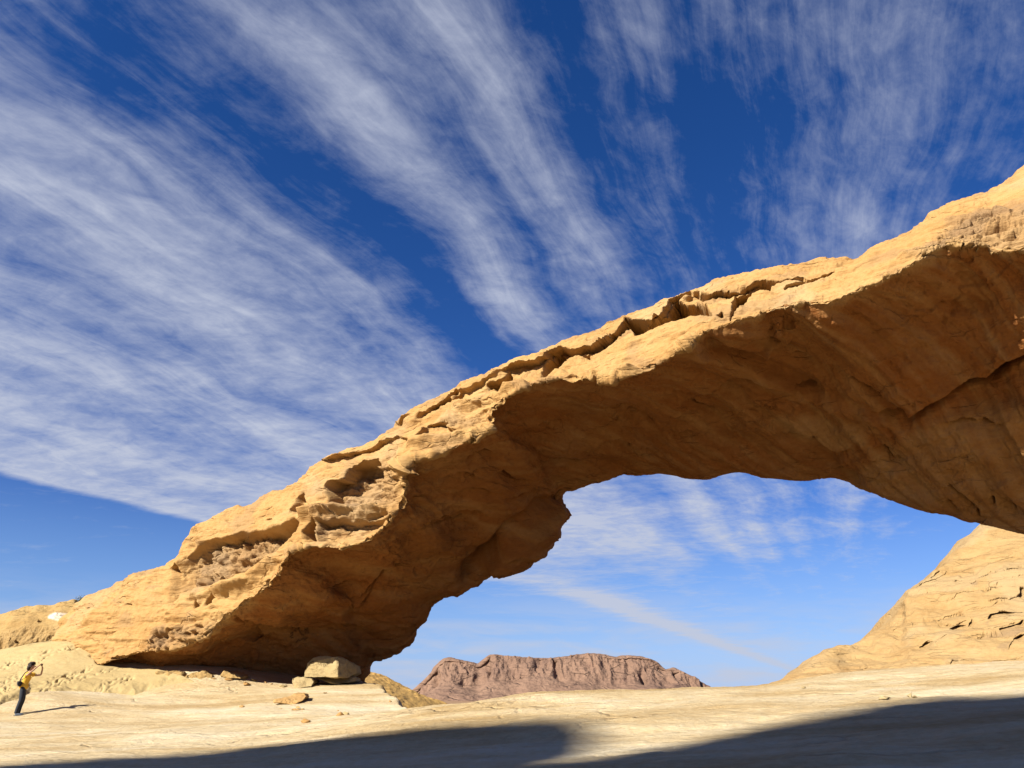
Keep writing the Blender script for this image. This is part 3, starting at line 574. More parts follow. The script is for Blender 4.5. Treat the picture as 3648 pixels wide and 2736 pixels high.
def make_hill():
    tq = np.concatenate([np.linspace(2560, 3720, 620), np.linspace(3720, 5300, 120)[1:]])
    b = curve(HILL, tq); k = sstep(2560, 3600, tq)
    Yb = 84 + 10 * k; B = W(tq, b, Yb)
    bot = np.full_like(tq, 2575.) ; Bt = W(tq, bot, 58 + 2 * k)
    kk = np.hanning(91); kk /= kk.sum(); bs = np.convolve(np.pad(b, 45, 'edge'), kk, 'valid')
    m = lambda f, y: W(tq, (b * (1 - min(1, 2.2 * f)) + bs * min(1, 2.2 * f)) * (1 - f) + bot * f, y)
    rows = [B + (0, 40, -14), B + (0, 10, -2.5), B, m(.12, Yb - 4), m(.4, Yb - 11 - 3 * k), m(.7, Yb - 18 - 6 * k), Bt, Bt + (0, -3, -10)]
    def disp(P, px, py, V):
        fr = sstep(1.6, 2.1, V)
        j1 = fbm(P * .5, 4); j2 = fbm(P * .5 + 9, 4); rag = (6 * j1, 4 * j2)
        d = .8 * fbm(P * (.07, .07, .12), 3) + .3 * fbm(P * (.2, .2, .6) + 4, 4) + .35 * fbm(P * (.1, .1, 1.1) + (0, 0, 3) + .3 * np.stack([0*j1, 0*j1, j1], -1), 4) * fr
        Z = lambda a: [(2600 + x / 1.601, 1700 + y / 1.601) for x, y in a]
        PT = [([(1065,930),(1110,915),(1160,918),(1150,948),(1080,948)],1.6),([(1160,925),(1255,900),(1258,910),(1170,935)],.7),([(1090,885),(1120,868),(1165,866),(1160,885),(1110,893)],1.),
              ([(1240,850),(1300,828),(1345,820),(1352,856),(1290,862)],1.8),([(1350,830),(1380,800),(1415,845),(1400,852),(1380,830)],1.4),([(1165,800),(1200,795),(1225,830),(1195,835),(1180,812)],1.3),([(1035,845),(1060,815),(1080,840),(1062,842)],1.1),
              ([(1470,800),(1480,775),(1540,755),(1650,765),(1620,780),(1545,790),(1500,805)],1.6),([(1540,860),(1620,850),(1690,825),(1690,850),(1620,872),(1560,885)],1.5),([(1468,888),(1474,868),(1482,890)],1.),([(1490,888),(1498,862),(1506,890)],1.),([(1514,886),(1524,866),(1532,888)],1.),
              ([(1585,970),(1600,930),(1640,905),(1690,900),(1690,950),(1640,930),(1610,950)],1.8),([(1100,680),(1130,662),(1190,680),(1150,686)],.9),([(1370,620),(1440,600),(1430,625),(1390,632)],.6),([(1450,600),(1500,580),(1530,600),(1500,595),(1460,606)],.8),
              ([(1550,580),(1620,565),(1690,550),(1690,570),(1610,580)],1.),([(1600,625),(1640,618),(1650,628)],.6),([(1645,680),(1660,640),(1690,640),(1690,690)],1.4),([(1040,655),(1080,620),(1100,598),(1110,604),(1060,652)],1.),([(1140,580),(1200,545),(1215,548),(1160,586)],.9),
              ([(980,880),(1010,875),(1040,884),(1000,886)],.8),([(985,825),(1010,820),(1005,830)],.7),([(990,795),(1003,788),(1005,797)],.6),([(1320,750),(1400,735),(1480,728),(1390,745)],.5),([(1460,715),(1590,690),(1600,705),(1500,725)],.6),
              ([(580,1058),(640,1045),(720,1045),(845,1028),(720,1052),(600,1064)],.7),([(910,1065),(970,1045),(1045,1038),(1040,1055),(980,1066)],.4),([(650,1090),(690,1083),(660,1092)],.3),([(765,1088),(830,1080),(790,1090)],.35),([(1270,1030),(1540,1010),(1400,1022)],.35),([(930,920),(960,912),(950,924)],.4),
              ([(1230,770),(1310,745),(1330,765),(1250,790)],.5),([(1400,880),(1450,890),(1440,910),(1400,900)],.5),([(1550,1000),(1640,996),(1600,1004)],.6)]
        dp = np.zeros(px.shape)
        for a, k_ in PT: dp = np.maximum(dp, pit(px, py, Z(a), k_ * 1.0, 6, .5, rag))
        # bedding lines that break into small hollows
        bedz = P[..., 2] + .10 * P[..., 0] * .3 + .6 * j1
        zone = pit(px, py, Z([(860,930),(990,760),(1250,560),(1690,430),(1900,500),(1900,1000),(1500,960),(1050,960)]), 1., 40, 0)
        line = np.exp(-((((bedz * .42) % 1.) - .5) / .07) ** 2) * sstep(.0, .35, fbm(P * (.14, .14, .5) + 33, 3))
        P += (dp * fr * 1.1)[..., None] * np.array([.2, .96, .15])
        d -= zone * line * .55 * fr
        LN = [[(985,880),(1040,860),(1165,862),(1260,905)],[(1020,835),(1080,815),(1165,797),(1230,825),(1345,818),(1415,842)],[(1380,800),(1470,790),(1540,757),(1650,765),(1720,760)],[(1380,900),(1480,865),(1620,850),(1720,825)],[(1200,770),(1320,750),(1480,728),(1600,690),(1720,640)],[(1160,725),(1300,690),(1450,650),(1720,600)],[(1040,655),(1150,580),(1250,540)],[(1300,600),(1450,590),(1720,550)],[(580,1058),(700,1046),(845,1028)],[(1060,925),(1110,912),(1260,900)],[(1250,1030),(1540,1010),(1720,1000)],[(640,1092),(760,1086),(830,1080)],[(900,900),(960,870),(1010,862)]]
        hx, hy = px + 10 * fbm(P * .35 + 3, 3), py + 12 * fbm(P * .35 + 13, 4); ac = np.zeros(px.shape)
        for l in LN: ac = np.maximum(ac, step_line(hx, hy, Z(l), 1., 24))
        P += (ac * fr * .5 * (.55 + .9 * fbm(P * .25 + 8, 3)).clip(0, 2))[..., None] * np.array([.2, .96, .15])
        d -= .4 * groove(px, py, Z([(1325,565),(1400,555),(1480,520),(1560,480),(1640,450),(1700,430)]), 1., 8)
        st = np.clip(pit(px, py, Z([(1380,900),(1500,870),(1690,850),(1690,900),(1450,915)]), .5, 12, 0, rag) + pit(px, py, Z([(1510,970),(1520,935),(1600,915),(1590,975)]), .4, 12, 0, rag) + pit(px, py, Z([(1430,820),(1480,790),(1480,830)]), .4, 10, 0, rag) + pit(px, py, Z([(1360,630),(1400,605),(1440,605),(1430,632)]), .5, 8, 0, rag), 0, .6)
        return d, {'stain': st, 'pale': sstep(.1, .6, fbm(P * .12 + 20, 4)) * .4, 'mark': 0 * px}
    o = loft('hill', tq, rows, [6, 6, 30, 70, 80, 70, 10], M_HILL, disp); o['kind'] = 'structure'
    o['label'] = 'sandstone hill with rows of dark hollows beyond the right end of the arch'
make_hill()
MT = [(1100,2590),(1380,2510),(1478,2446),(1515,2412),(1553,2375),(1575,2358),(1593,2351),(1640,2353),(1680,2362),(1702,2368),(1720,2352),(1736,2337),(1763,2332),(1812,2341),(1878,2344),(1950,2346),(2014,2343),(2060,2338),(2115,2336),(2163,2339),(2200,2343),(2244,2337),(2290,2341),(2319,2348),(2346,2361),(2373,2383),(2400,2380),(2454,2409),(2515,2442),(2620,2500),(2750,2570)]
def make_mtn():
    tq = np.linspace(1130, 2740, 760); b = curve(MT, tq); Yb = 2900 + 0 * tq
    B = W(tq, b, Yb); h = np.clip((2500 - b) / 150, 0, 1)
    foot = b + (2515 - b) * .55; base = np.full_like(tq, 2530.)
    rows = [B + (0, 500, -90), B + (0, 120, -6), B, W(tq, b + (foot - b) * .12, Yb - 25), W(tq, b + (foot - b) * .6, Yb - 80 * h - 20), W(tq, foot, Yb - 170), W(tq, foot + (base - foot) * .5, Yb - 330), W(tq, base, Yb - 520), W(tq, base + 20, Yb - 700)]
    def disp(P, px, py, V):
        cl = sstep(1.8, 2.3, V) * sstep(5.2, 3.8, V); q = P * (1, .4, .22)
        d = 20 * fbm(P * .004, 3) + cl * (11 * fbm(q * .02 + 5, 4) + 5 * ridged(q * .03 + 9, 3)) + 3 * fbm(P * .03 + 2, 4)
        d -= cl * 24 * sstep(.28, .6, perlin(P * (.02, .005, .006) + 40))
        d += cl * 4 * np.sin(P[..., 2] * .12 + 3 * perlin(P * .01)) * .5
        top = np.exp(-((V - 2) / .3) ** 2); d *= (1 - .75 * top)
        return d - 10 * (1 - top) * cl, {}
    o = loft('mountain', tq, rows, [4, 4, 16, 50, 50, 50, 40, 8], M_MTN, disp); o['kind'] = 'structure'
    o['label'] = 'distant flat topped reddish mountain seen through the arch'
make_mtn()
def make_dune():
    pts = [(900,2260),(1150,2330),(1310,2388),(1370,2409),(1450,2443),(1530,2480),(1607,2514),(1700,2560),(1800,2612),(1950,2710),(2150,2880),(2400,3160),(2700,3560)]
    tq = np.concatenate([np.linspace(900, 1780, 260), np.linspace(1780, 2680, 60)[1:]]); b = curve(pts, tq); Yb = 62 + 0 * tq; B = W(tq, b, Yb)
    rows = [B + (0, 50, -27), B + (0, 20, -9), B + (0, 3, -.9), B, W(tq, b + 26, Yb - 3), W(tq, b + 110, Yb - 12), W(tq, b + 260, Yb - 20), W(tq, b + 620, Yb - 27), W(tq, b + 1100, Yb - 33)]
    def disp(P, px, py, V):
        d = .3 * fbm(P * .15, 3)
        w1, w2, ci = worley(P * 1.1); d = d + .10 * sstep(.35, .1, w1) * (ci > .6) + .05 * fbm(P * 2, 3)
        return d, {}
    o = loft('sand_dune', tq, rows, [4, 4, 6, 40, 60, 30, 20, 12], M_DUNE, disp); o['kind'] = 'structure'
    o['label'] = 'orange sand dune sloping down behind the foot of the arch'
make_dune()
def make_outcrop():
    pts = [(-700,2330),(-400,2240),(-150,2215),(0,2192),(55,2172),(100,2160),(180,2158),(240,2152),(276,2154),(286,2170)]
    tq = np.concatenate([np.linspace(-650, -20, 60)[:-1], np.linspace(-20, 284, 330)]); b = curve(pts, tq)
    e = np.array([(-700,2470),(0,2370),(120,2340),(205,2296),(245,2262),(270,2238),(284,2215)], float); bot = hermite(e[:, 0], e[:, 1], tq) + 34
    k = sstep(200, 284, tq); Yb = 44.2 - .0 * k; B = W(tq, b, Yb)
    m = lambda f, y: W(tq, b + (bot - b) * f, y)
    rows = [B + (0, 7, -4), B + (0, 2, -.6), B, m(.10, Yb - .9), m(.35, Yb - 1.8 + .7 * k), m(.7, Yb - 2.3 + 1.2 * k), m(1., Yb - 1.7 + 1.0 * k)]
    def disp(P, px, py, V):
        j1 = fbm(P * 1.1, 4); j2 = fbm(P * 1.1 + 9, 4); rag = (8 * j1, 7 * j2); fr = sstep(1.7, 2.2, V)
        d = .22 * fbm(P * .4, 3) + .10 * fbm(P * (.8, .8, 2.5) + 5, 4)
        Z = lambda a: [(x * .504, 1900 + y * .504) for x, y in a]
        low = pit(px, py, Z([(-200,700),(0,680),(200,640),(450,640),(470,700),(380,780),(200,830),(0,900),(-200,900)]), 1., 24, 0, rag)
        d += low * .2 * fbm(P * (1.6, 1.6, 1.1) + 8, 4)
        for a, dep in [([(255,620),(270,598),(300,605),(285,625),(262,632)],.5),([(208,668),(235,640),(250,632),(225,662)],.4),([(110,772),(118,758),(138,764),(136,784),(118,788)],.6),([(220,800),(240,770),(275,750),(270,785),(235,806)],.5),([(75,770),(90,742),(98,750),(82,790)],.35),([(330,770),(400,740),(480,690),(500,680),(420,745),(370,778)],.5),([(190,520),(215,514),(228,522),(200,526)],.3),([(270,522),(300,518),(310,526),(280,530)],.3)]:
            d -= pit(px, py, Z(a), dep, 7, .2, rag)
        pale = pit(px, py, Z([(325,575),(400,548),(480,552),(538,590),(545,650),(505,695),(440,705),(430,665),(385,625),(340,600)]), .95, 9, 0, (10 * j1, 8 * j2))
        return d * fr, {'pale': np.clip(pale * (.75 + .7 * j1), 0, 1), 'stain': np.clip(low * .14 - pale, 0, .5), 'mark': 0 * px}
    o = loft('rock_outcrop', tq, rows, [5, 5, 22, 46, 50, 40], M_OUT, disp)
    tag(o, 'low rounded rock outcrop with a white bleached patch, left of the crack beside the arch', 'rock')
make_outcrop()
# cliff behind the photographer whose shade lies on the foreground rock
def make_cliff():
    # skyline across the sun's direction: the heights whose shade ends where the photograph shows it end
    s = -np.array(L); dist = 78.; te = math.tan(ELEV)
    pr = np.array([(-16.2, 1.4), (-16.0, 2.4), (-15.4, 2.97), (-14.7, 4.67), (-13.5, 6.38), (-12.15, 7.67), (-11.4, 7.9), (-10.3, 8.1), (-9.4, 7.95), (-8.8, 7.5), (-8.4, 6.9), (-7.9, 6.0), (-7.45, 5.3), (-7.3, 7.3), (-7.1, 9.1), (-6.6, 10.5), (-5.76, 11.87), (-4.5, 12.77), (-2.77, 13.5)])
    pr[:, 1] += te * dist
    a = np.concatenate([[pr[0, 0] - 14, pr[0, 0] - 5], pr[:, 0], [pr[-1, 0] + 10, pr[-1, 0] + 26]]); hz = np.concatenate([[0., pr[0, 1] * .6], pr[:, 1], [pr[-1, 1] + 1, 2.]])
    q = np.linspace(a[0], a[-1], 420); z = np.interp(q, a, hz)
    ker = np.exp(-np.linspace(-2, 2, 7) ** 2); ker /= ker.sum(); z[3:-3] = np.convolve(z, ker, 'same')[3:-3]; z = z + .22 * fbm(np.stack([q * .5, 0 * q, 0 * q], -1), 4)
    px_ = np.array([az[1], -az[0]]); base = -az * dist
    def pt(off, zz): return np.stack([base[0] + px_[0] * q - az[0] * off, base[1] + px_[1] * q - az[1] * off, zz], -1)
    rows = np.stack([pt(-5, 0 * q - 2), pt(-3.2, z * .3), pt(-1.8, z * .75), pt(-.5, z * .97), pt(0, z), pt(1.5, z - 1.2), pt(6, z * .7), pt(12, z * .3), pt(16, 0 * q - 2)], 0)
    vq = np.linspace(0, 8, 120); P = hermite(np.arange(9), rows, vq).transpose(1, 0, 2)
    N = normals(P); flip = bool((N[..., 2].mean()) < 0); N = -N if flip else N
    d = (.35 * fbm(P * (.3, .3, .8), 4)) * np.clip(np.abs(vq - 4) / 1.5, 0, 1)[None]
    o = grid_obj('cliff', P + N * d[..., None], M_CLIFF, flip=flip); o['kind'] = 'structure'
    o['label'] = 'sandstone cliff behind the photographer that shades the foreground rock'
make_cliff()
# ------------------------------------------------------------------ loose rocks
def hull_rock(name, pts, mat, cuts=3, amp=.04, freq=2., smooth=0):
    bm = bmesh.new()
    for p in pts: bm.verts.new(tuple(p))
    r = bmesh.ops.convex_hull(bm, input=bm.verts)
    bmesh.ops.delete(bm, geom=[v for v in bm.verts if not v.link_faces], context='VERTS')
    for _ in range(cuts):
        bmesh.ops.subdivide_edges(bm, edges=bm.edges[:], cuts=1, use_grid_fill=True)
        bmesh.ops.triangulate(bm, faces=bm.faces[:])
    for _ in range(smooth): bmesh.ops.smooth_vert(bm, verts=bm.verts[:], factor=.5, use_axis_x=True, use_axis_y=True, use_axis_z=True)
    bmesh.ops.recalc_face_normals(bm, faces=bm.faces[:]); bm.normal_update()
    V = np.array([v.co[:] for v in bm.verts]); N = np.array([v.normal[:] for v in bm.verts])
    d = amp * fbm(V * freq, 4) + amp * .5 * (worley(V * freq * 1.4)[2] - .5)
    for v, n, k in zip(bm.verts, N, d): v.co += Vector(n * k)
    me = bpy.data.meshes.new(name); bm.to_mesh(me); bm.free()
    me.polygons.foreach_set('use_smooth', np.ones(len(me.polygons), bool)); me.materials.append(mat)
    o = bpy.data.objects.new(name, me); COL.objects.link(o); return o
def Z3(x, y): return 900 + x / 2.949, 2250 + y / 2.949
def rock_from(name, front, thick, mat, label, cat, Yb=None, **kw):
    """front: list of (zoomx, zoomy, dY) seen corners; the back is the same outline pushed away and shrunk"""
    f = [(*Z3(a, b), c) for a, b, c in front]
    if Yb is None:
        m = max(f, key=lambda q: q[1]); Yb = ground_hit(m[0], m[1] - 1)[1]
    A = np.array([W(a, b, Yb + c) for a, b, c in f]); ctr = A.mean(0)
    Bk = ctr + (A - ctr) * (.8, 1, .78) + (0, thick, 0)
    return tag(hull_rock(name, np.vstack([A, Bk]), mat, **kw), label, cat)
YB = 35.2
bo = rock_from('boulder', [(540,475,.5),(548,432,.5),(575,335,.55),(640,275,.7),(700,252,.8),(870,258,.25),(905,258,.3),(935,292,.9),(1000,303,1.),(1080,352,1.3),(1088,440,1.3),(1000,488,.6),(895,480,-.1),(720,475,.2),(780,470,.1)], 2.2, M_BOULD, 'big pale angular boulder lying under the left foot of the arch', 'boulder', Yb=YB, cuts=5, amp=.055, freq=1.8)
rock_from('rock', [(650,490,.9),(700,480,.9),(1080,478,1.2),(1085,520,1.2),(1000,535,.8),(860,548,.6),(760,520,.7)], 2., M_BOULD, 'flat shadowed rock wedged beneath the big pale boulder', 'rock', Yb=YB, cuts=3, amp=.04)
rock_from('rock', [(408,520,.2),(412,490,.3),(450,478,.4),(540,478,.4),(620,500,.3),(640,530,.2),(615,575,.0),(500,595,-.1),(430,597,.0)], .9, M_BOULD, 'rounded pale rock resting at the lower left corner of the big boulder', 'rock', cuts=4, amp=.05)
rock_from('rock', [(610,520,.1),(670,505,.2),(690,525,.1),(640,560,0),(620,560,0)], .5, M_BOULD, 'small brown rock squeezed between the rounded rock and the big boulder', 'rock', cuts=3, amp=.03)
rock_from('rock', [(835,540,0),(850,520,.1),(885,515,.1),(916,540,0),(900,560,-.1),(860,562,-.1)], .4, M_BOULD, 'small pale stone in front of the flat rock under the boulder', 'rock', cuts=3, amp=.02)
rock_from('rock', [(222,740,0),(240,720,.1),(380,668,.5),(470,640,.7),(540,645,.6),(562,680,.4),(520,730,.1),(440,766,0),(400,750,.2),(340,752,.1)], .9, M_ARCH, 'flat tilted tan slab lying alone on the ledge below the boulder', 'rock', cuts=4, amp=.06)
for pts, lb in [([(395,822,0),(430,808,.1),(490,806,.1),(500,822,0),(440,832,0)], 'flat brown fragment on the ledge under the tilted slab'), ([(500,815,0),(515,805,.05),(540,820,0),(515,826,0)], 'tiny stone right of the flat brown fragment'), ([(268,808,0),(290,803,.05),(310,808,0),(290,814,0)], 'tiny stone chip left of the flat brown fragment'), ([(885,832,0),(895,824,.05),(905,830,0),(895,836,0)], 'lone dark pebble on the pale ledge face')]:
    rock_from('stone', pts, .25, M_ARCH, lb, 'stone', cuts=2, amp=.015)
def paint_marks(o, lines, w):
    V = np.array([v.co[:] for v in o.data.vertices]); px, py = PX(V); m = np.zeros(len(V))
    for l in lines: m = np.maximum(m, groove(px, py, [Z3(*q) for q in l], 1., w))
    a = o.data.attributes.new('mark', 'FLOAT', 'POINT'); a.data.foreach_set('value', m.astype(np.float32))
paint_marks(bo, [[(590, 345), (610, 330)], [(605, 325), (640, 310)], [(690, 330), (700, 350)], [(715, 335), (722, 362)], [(740, 340), (745, 372)], [(765, 345), (760, 370)], [(785, 330), (780, 362)]], 1.5)
# thin pale ledges sticking out from under the arch
def ledge(pts, th, lb):
    A = [];
    for x, y, dy in pts: A.append(W(x * .504, 1900 + y * .504, 35.0 + dy))
    A = np.array(A); Bk = A + (0, th, 0)
    tag(hull_rock('rock_ledge', np.vstack([A, Bk]), M_OUT, cuts=4, amp=.09, freq=2.2), lb, 'rock ledge')
ledge([(1105,985,.2),(1190,968,.3),(1280,985,.2),(1285,1010,.0),(1200,1022,-.1),(1120,1000,.1)], 1.6, 'low pale broken ledge sticking out of the sand below the arch mouth')
ledge([(1310,1020,.1),(1360,980,.4),(1430,970,.5),(1500,1000,.4),(1500,1025,.2),(1400,1035,0)], 1.8, 'wider pinkish white ledge under the middle of the arch mouth')
ledge([(1560,1010,.6),(1580,972,.8),(1596,968,.8),(1630,1000,.7),(1720,1012,.6),(1700,1025,.4),(1600,1022,.4)], 1.4, 'small pointed white ledge against the shadow under the arch')
for x, y, r, lb in [(3150, 2492, .07, 'white pebble at the edge of the foreground shade on the right'), (3243, 2484, .06, 'pale pebble right of the white pebble on the sunny rock'), (3255, 2487, .04, 'tiny pebble touching the pale pebble on the sunny rock'), (2860, 2452, .04, 'tiny pebble on the rock crest below the hill')]:
    g = ground_hit(x, y); pts = [g + np.array([a * r, b * r, c * r * .7 + r * .3]) for a, b, c in rng.normal(size=(14, 3)) * .7]
    tag(hull_rock('pebble', pts, M_BOULD, cuts=2, amp=.008, freq=20), lb, 'pebble')
for k, (x, y) in enumerate([(1230, 2546), (1215, 2549), (1083, 2575), (905, 2427), (945, 2432), (968, 2438), (1010, 2446), (700, 2412), (760, 2418), (640, 2420), (812, 2424), (1160, 2470), (1205, 2440), (860, 2520), (1390, 2500), (520, 2420), (880, 2440), (1060, 2522)]):
    g = ground_hit(x, y); r = rng.uniform(.05, .13); pts = [g + np.array([a * r, b * r, c * r * .6 + r * .25]) for a, b, c in rng.normal(size=(14, 3)) * .7]
    tag(hull_rock('stone', pts, M_ARCH if k % 3 else M_BOULD, cuts=2, amp=.012, freq=12), 'small loose stone among those strewn on the pale rock around the foot of the arch', 'stone', 'small stones strewn around the foot of the arch')
# ------------------------------------------------------------------ shrub on the skyline
def make_shrub():
    base = W(287, 2156, 42.6); bm = bmesh.new(); bs = bmesh.new()
    for k in range(34):
        a = rng.uniform(0, 6.28); tilt = rng.uniform(.1, 1.); l = rng.uniform(.25, .52)
        dirv = np.array([math.cos(a) * math.sin(tilt), math.sin(a) * math.sin(tilt), math.cos(tilt)])
        side = np.cross(dirv, [0, 0, 1.]); side /= np.linalg.norm(side) + 1e-6
        for s in (side, np.cross(dirv, side)):
            v = [bs.verts.new(tuple(q)) for q in (-s * .008, s * .008, dirv * l + s * .003, dirv * l - s * .003)]; bs.faces.new(v)
        for m in range(16):
            c = dirv * l * rng.uniform(.35, 1.05) + rng.normal(size=3) * .045; e = rng.normal(size=3); e /= np.linalg.norm(e); f = np.cross(e, rng.normal(size=3)); f /= np.linalg.norm(f)
            v = [bm.verts.new(tuple(q)) for q in (c - e * .035, c + f * .014, c + e * .035, c - f * .014)]; bm.faces.new(v)
    r = empty('shrub', base); tag(r, 'small dry green shrub on the skyline at the crack left of the arch', 'shrub')
    for nm, b, m in (('foliage', bm, plain('shrub_leaves', (.13, .13, .05), .8)), ('stem', bs, plain('shrub_stem', (.16, .11, .06), .9))):
        me = bpy.data.meshes.new(nm); b.to_mesh(me); b.free(); me.materials.append(m); o = bpy.data.objects.new(nm, me); COL.objects.link(o); o.parent = r
make_shrub()
# ------------------------------------------------------------------ person
def skin(name, nodes, edges, mat, parent, root=0, sub=2):
    me = bpy.data.meshes.new(name); me.from_pydata([n[:3] for n in nodes], edges, []); o = bpy.data.objects.new(name, me); COL.objects.link(o)
    md = o.modifiers.new('skin', 'SKIN'); md.branch_smoothing = .6; sl = me.skin_vertices[0].data
    for i, n in enumerate(nodes):
        r = n[3]; sl[i].radius = (r, r) if not isinstance(r, tuple) else r; sl[i].use_root = (i == root)
    o.modifiers.new('sub', 'SUBSURF').levels = sub
    dg = bpy.context.evaluated_depsgraph_get(); m2 = bpy.data.meshes.new_from_object(o.evaluated_get(dg)); m2.name = name
    o.modifiers.clear(); o.data = m2; bpy.data.meshes.remove(me); m2.materials.clear(); m2.materials.append(mat)
    m2.polygons.foreach_set('use_smooth', np.ones(len(m2.polygons), bool)); o.parent = parent
    return o
def blob(name, mat, parent, loc, scl, rot=(0, 0, 0), amp=0., fr=10., seg=20, cut=None):
    bm = bmesh.new(); bmesh.ops.create_uvsphere(bm, u_segments=seg, v_segments=seg, radius=1)
    if cut: bmesh.ops.delete(bm, geom=[v for v in bm.verts if cut(v.co)], context='VERTS')
    V = np.array([v.co[:] for v in bm.verts]); k = 1 + amp * fbm(V * fr * .3, 3)
    for v, s in zip(bm.verts, k): v.co = Vector((v.co.x * scl[0] * s, v.co.y * scl[1] * s, v.co.z * scl[2] * s))
    me = bpy.data.meshes.new(name); bm.to_mesh(me); bm.free(); me.materials.append(mat); me.polygons.foreach_set('use_smooth', np.ones(len(me.polygons), bool))
    o = bpy.data.objects.new(name, me); COL.objects.link(o); o.location = loc; o.rotation_euler = rot; o.parent = parent; return o
def box(name, mat, parent, loc, dim, rot=(0, 0, 0), bev=.01):
    bm = bmesh.new(); bmesh.ops.create_cube(bm, size=1)
    for v in bm.verts: v.co = Vector((v.co.x * dim[0], v.co.y * dim[1], v.co.z * dim[2]))
    if bev: bmesh.ops.bevel(bm, geom=bm.edges[:], offset=bev, segments=2, affect='EDGES')
    me = bpy.data.meshes.new(name); bm.to_mesh(me); bm.free(); me.materials.append(mat)
    o = bpy.data.objects.new(name, me); COL.objects.link(o); o.location = loc; o.rotation_euler = rot
    if parent: o.parent = parent
    return o
def make_person():
    g = ground_hit(58, 2549, 20, 34); foot = Vector(g)
    P = empty('person', foot); P.rotation_euler = (0, 0, R(20)); RZ = P.rotation_euler.to_matrix(); tag(P, 'person in a mustard yellow T-shirt and dark trousers raising a phone to photograph the arch', 'person')
    sk = plain('skin', (.42, .24, .15), .6, .08, 8); sh = plain('yellow_cotton', (.62, .36, .045), .85, .12, 12, .01); tr = plain('dark_denim', (.022, .026, .034), .8, .25, 14, .008)
    sho = plain('shoe_fabric', (.10, .12, .15), .8); hr = plain('dark_hair', (.022, .012, .008), .6, .3, 40, .01); bl = plain('black_plastic', (.012, .012, .013), .35); bg = plain('black_nylon', (.016, .016, .02), .75)
    # body: one continuous skinned surface (pelvis is the root)
    HX = .045
    n = [(HX - .03, 0, .95, .085), (HX, 0, 1.15, .095), (HX + .03, 0, 1.36, .105), (HX + .06, 0, 1.47, .055), (HX + .085, 0, 1.545, .062), (HX + .10, 0, 1.62, .095), (HX + .09, 0, 1.70, .075)]
    e = [(0, 1), (1, 2), (2, 3), (3, 4), (4, 5), (5, 6)]
    def chain(a, pts):
        for p in pts: n.append(p); e.append((a, len(n) - 1)); a = len(n) - 1
        return a
    chain(0, [(HX - .03, -.09, .86, .085), (.055, -.085, .52, .05), (.01, -.09, .28, .045), (-.01, -.09, .09, .036), (.06, -.10, .035, .033), (.15, -.11, .03, .026)])
    chain(0, [(HX - .03, .09, .86, .085), (.075, .08, .52, .05), (.035, .085, .28, .045), (.025, .09, .09, .036), (.10, .09, .035, .033), (.19, .09, .03, .026)])
    rw = chain(2, [(HX + .03, -.17, 1.40, .055), (HX + .05, -.34, 1.33, .042), (HX + .10, -.40, 1.36, .036), (HX + .24, -.22, 1.56, .03), (HX + .30, -.13, 1.645, .022)])
    rp = chain(rw, [(HX + .325, -.105, 1.685, .026)])
    lw = chain(2, [(HX + .04, .17, 1.40, .055), (HX + .22, .26, 1.34, .044), (HX + .38, .27, 1.36, .036), (HX + .40, .18, 1.56, .028), (HX + .38, .12, 1.645, .022)])
    lp = chain(lw, [(HX + .37, .10, 1.685, .026)])
    for (w, s, bx) in ((rp, -1, HX + .335), (lp, 1, HX + .37)):
        yy = -.105 if s < 0 else .10
        for k, (dz, ln) in enumerate([(.05, .07), (.03, .08), (.01, .075), (-.01, .06)]):
            chain(w, [(bx + .02, yy - s * .012, 1.685 + dz * .7, .0095), (bx + .035, yy - s * (.012 + ln * .5), 1.69 + dz, .0085), (bx + .03, yy - s * (.012 + ln), 1.69 + dz, .007)])
        chain(w, [(bx - .02, yy - s * .02, 1.68, .010), (bx - .025, yy - s * .05, 1.675, .008)])
    body = skin('body', n, e, sk, P)
    # face and ears shaped on the head
    blob('nose', sk, P, (HX + .205, 0, 1.625), (.022, .014, .024), (0, R(-15), 0)); 
    for s in (-1, 1):
        blob('ear', sk, P, (HX + .085, s * .092, 1.62), (.022, .010, .034)); blob('eye', bl, P, (HX + .185, s * .034, 1.65), (.010, .013, .008))
    blob('mouth', plain('lips', (.28, .10, .08), .6), P, (HX + .188, 0, 1.572), (.012, .026, .007))
    hair = blob('hair', hr, P, (HX + .075, 0, 1.665), (.125, .112, .115), (0, R(-8), 0), .22, 14, 28, cut=lambda c: (c.x > .35 and c.z < .25) or c.z < -.72)
    md = hair.modifiers.new('s', 'SOLIDIFY'); md.thickness = .02
    blob('hair', hr, P, (HX + .005, 0, 1.60), (.075, .10, .105), (0, 0, 0), .35, 16)
    blob('hair', hr, P, (HX + .06, 0, 1.73), (.115, .105, .065), (0, R(-6), 0), .35, 18)
    # clothes follow the body and end at neck, sleeves, hem
    n2 = [(HX - .04, 0, .84, (.145, .175)), (HX - .02, 0, 1.0, (.135, .165)), (HX, 0, 1.16, (.128, .155)), (HX + .03, 0, 1.34, (.135, .165)), (HX + .05, 0, 1.45, (.075, .09)),
          (HX + .03, -.18, 1.39, .085), (HX + .045, -.27, 1.355, .082), (HX + .055, -.32, 1.335, .08), (HX + .04, .18, 1.39, .085), (HX + .14, .225, 1.365, .082), (HX + .2, .25, 1.35, .08)]
    skin('shirt', n2, [(0, 1), (1, 2), (2, 3), (3, 4), (3, 5), (5, 6), (6, 7), (3, 8), (8, 9), (9, 10)], sh, P, 2)
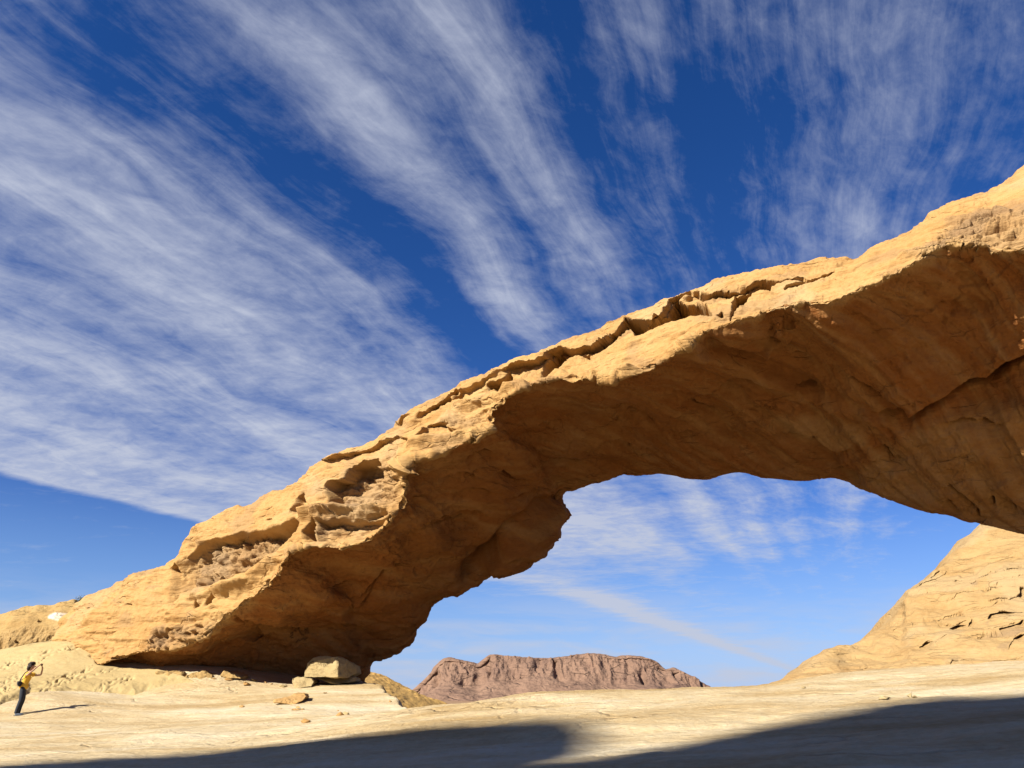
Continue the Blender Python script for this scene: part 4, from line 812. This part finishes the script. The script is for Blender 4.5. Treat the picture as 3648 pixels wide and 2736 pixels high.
    n3 = [(HX - .03, 0, 1.04, (.118, .145)), (HX - .03, 0, .88, (.12, .145)), (HX - .02, -.08, .78, .10), (.055, -.085, .52, .08), (.01, -.09, .28, .07), (-.01, -.09, .10, .066), (-.01, -.09, .06, .062),
          (HX - .02, .08, .78, .10), (.075, .08, .52, .08), (.035, .085, .28, .07), (.025, .09, .10, .066), (.025, .09, .06, .062)]
    skin('trousers', n3, [(0, 1), (1, 2), (2, 3), (3, 4), (4, 5), (5, 6), (1, 7), (7, 8), (8, 9), (9, 10), (10, 11)], tr, P, 0)
    for x, y in ((.045, -.10), (.08, .09)):
        s = skin('shoe', [(x - .09, y, .045, (.045, .045)), (x, y, .045, (.05, .045)), (x + .08, y, .032, (.046, .034)), (x + .14, y, .026, (.036, .026))], [(0, 1), (1, 2), (2, 3)], sho, P, 0)
        box('sole', plain('rubber_sole', (.2, .2, .2), .8), s, (x + .02, y, .008), (.27, .085, .018), bev=.006)
    box('wristwatch', bl, P, (HX + .395, .155, 1.60), (.05, .05, .035), bev=.008)
    ph = box('phone', bl, None, foot + RZ @ Vector((HX + .385, -.005, 1.70)), (.012, .155, .075), (0, 0, R(20)), bev=.005); tag(ph, 'dark phone held up sideways in both hands by the person', 'phone')
    bag = empty('shoulder_bag', foot + RZ @ Vector((HX - .15, -.13, 1.05))); bag.rotation_euler = (0, 0, R(20)); tag(bag, 'small black bag hanging at the back of the person on a diagonal strap', 'bag')
    box('pouch', bg, bag, (0, 0, 0), (.11, .20, .18), (0, 0, R(25)), .03); box('flap', bg, bag, (-.062, -.02, .03), (.012, .18, .11), (0, 0, R(25)), .005)
    b0 = foot + Vector((HX - .15, -.13, 1.05))
    sp = [(-.02, -.06, .08), (.10, -.10, .16), (.19, -.09, .24), (.265, -.03, .32), (.27, .06, .39), (.22, .11, .44), (.15, .12, .44), (.06, .11, .36), (.0, .06, .2), (-.03, .03, .08)]
    skin('strap', [(a, b, c, (.018, .008)) for a, b, c in sp], [(i, i + 1) for i in range(len(sp) - 1)], bg, bag, 0, 1)
make_person()
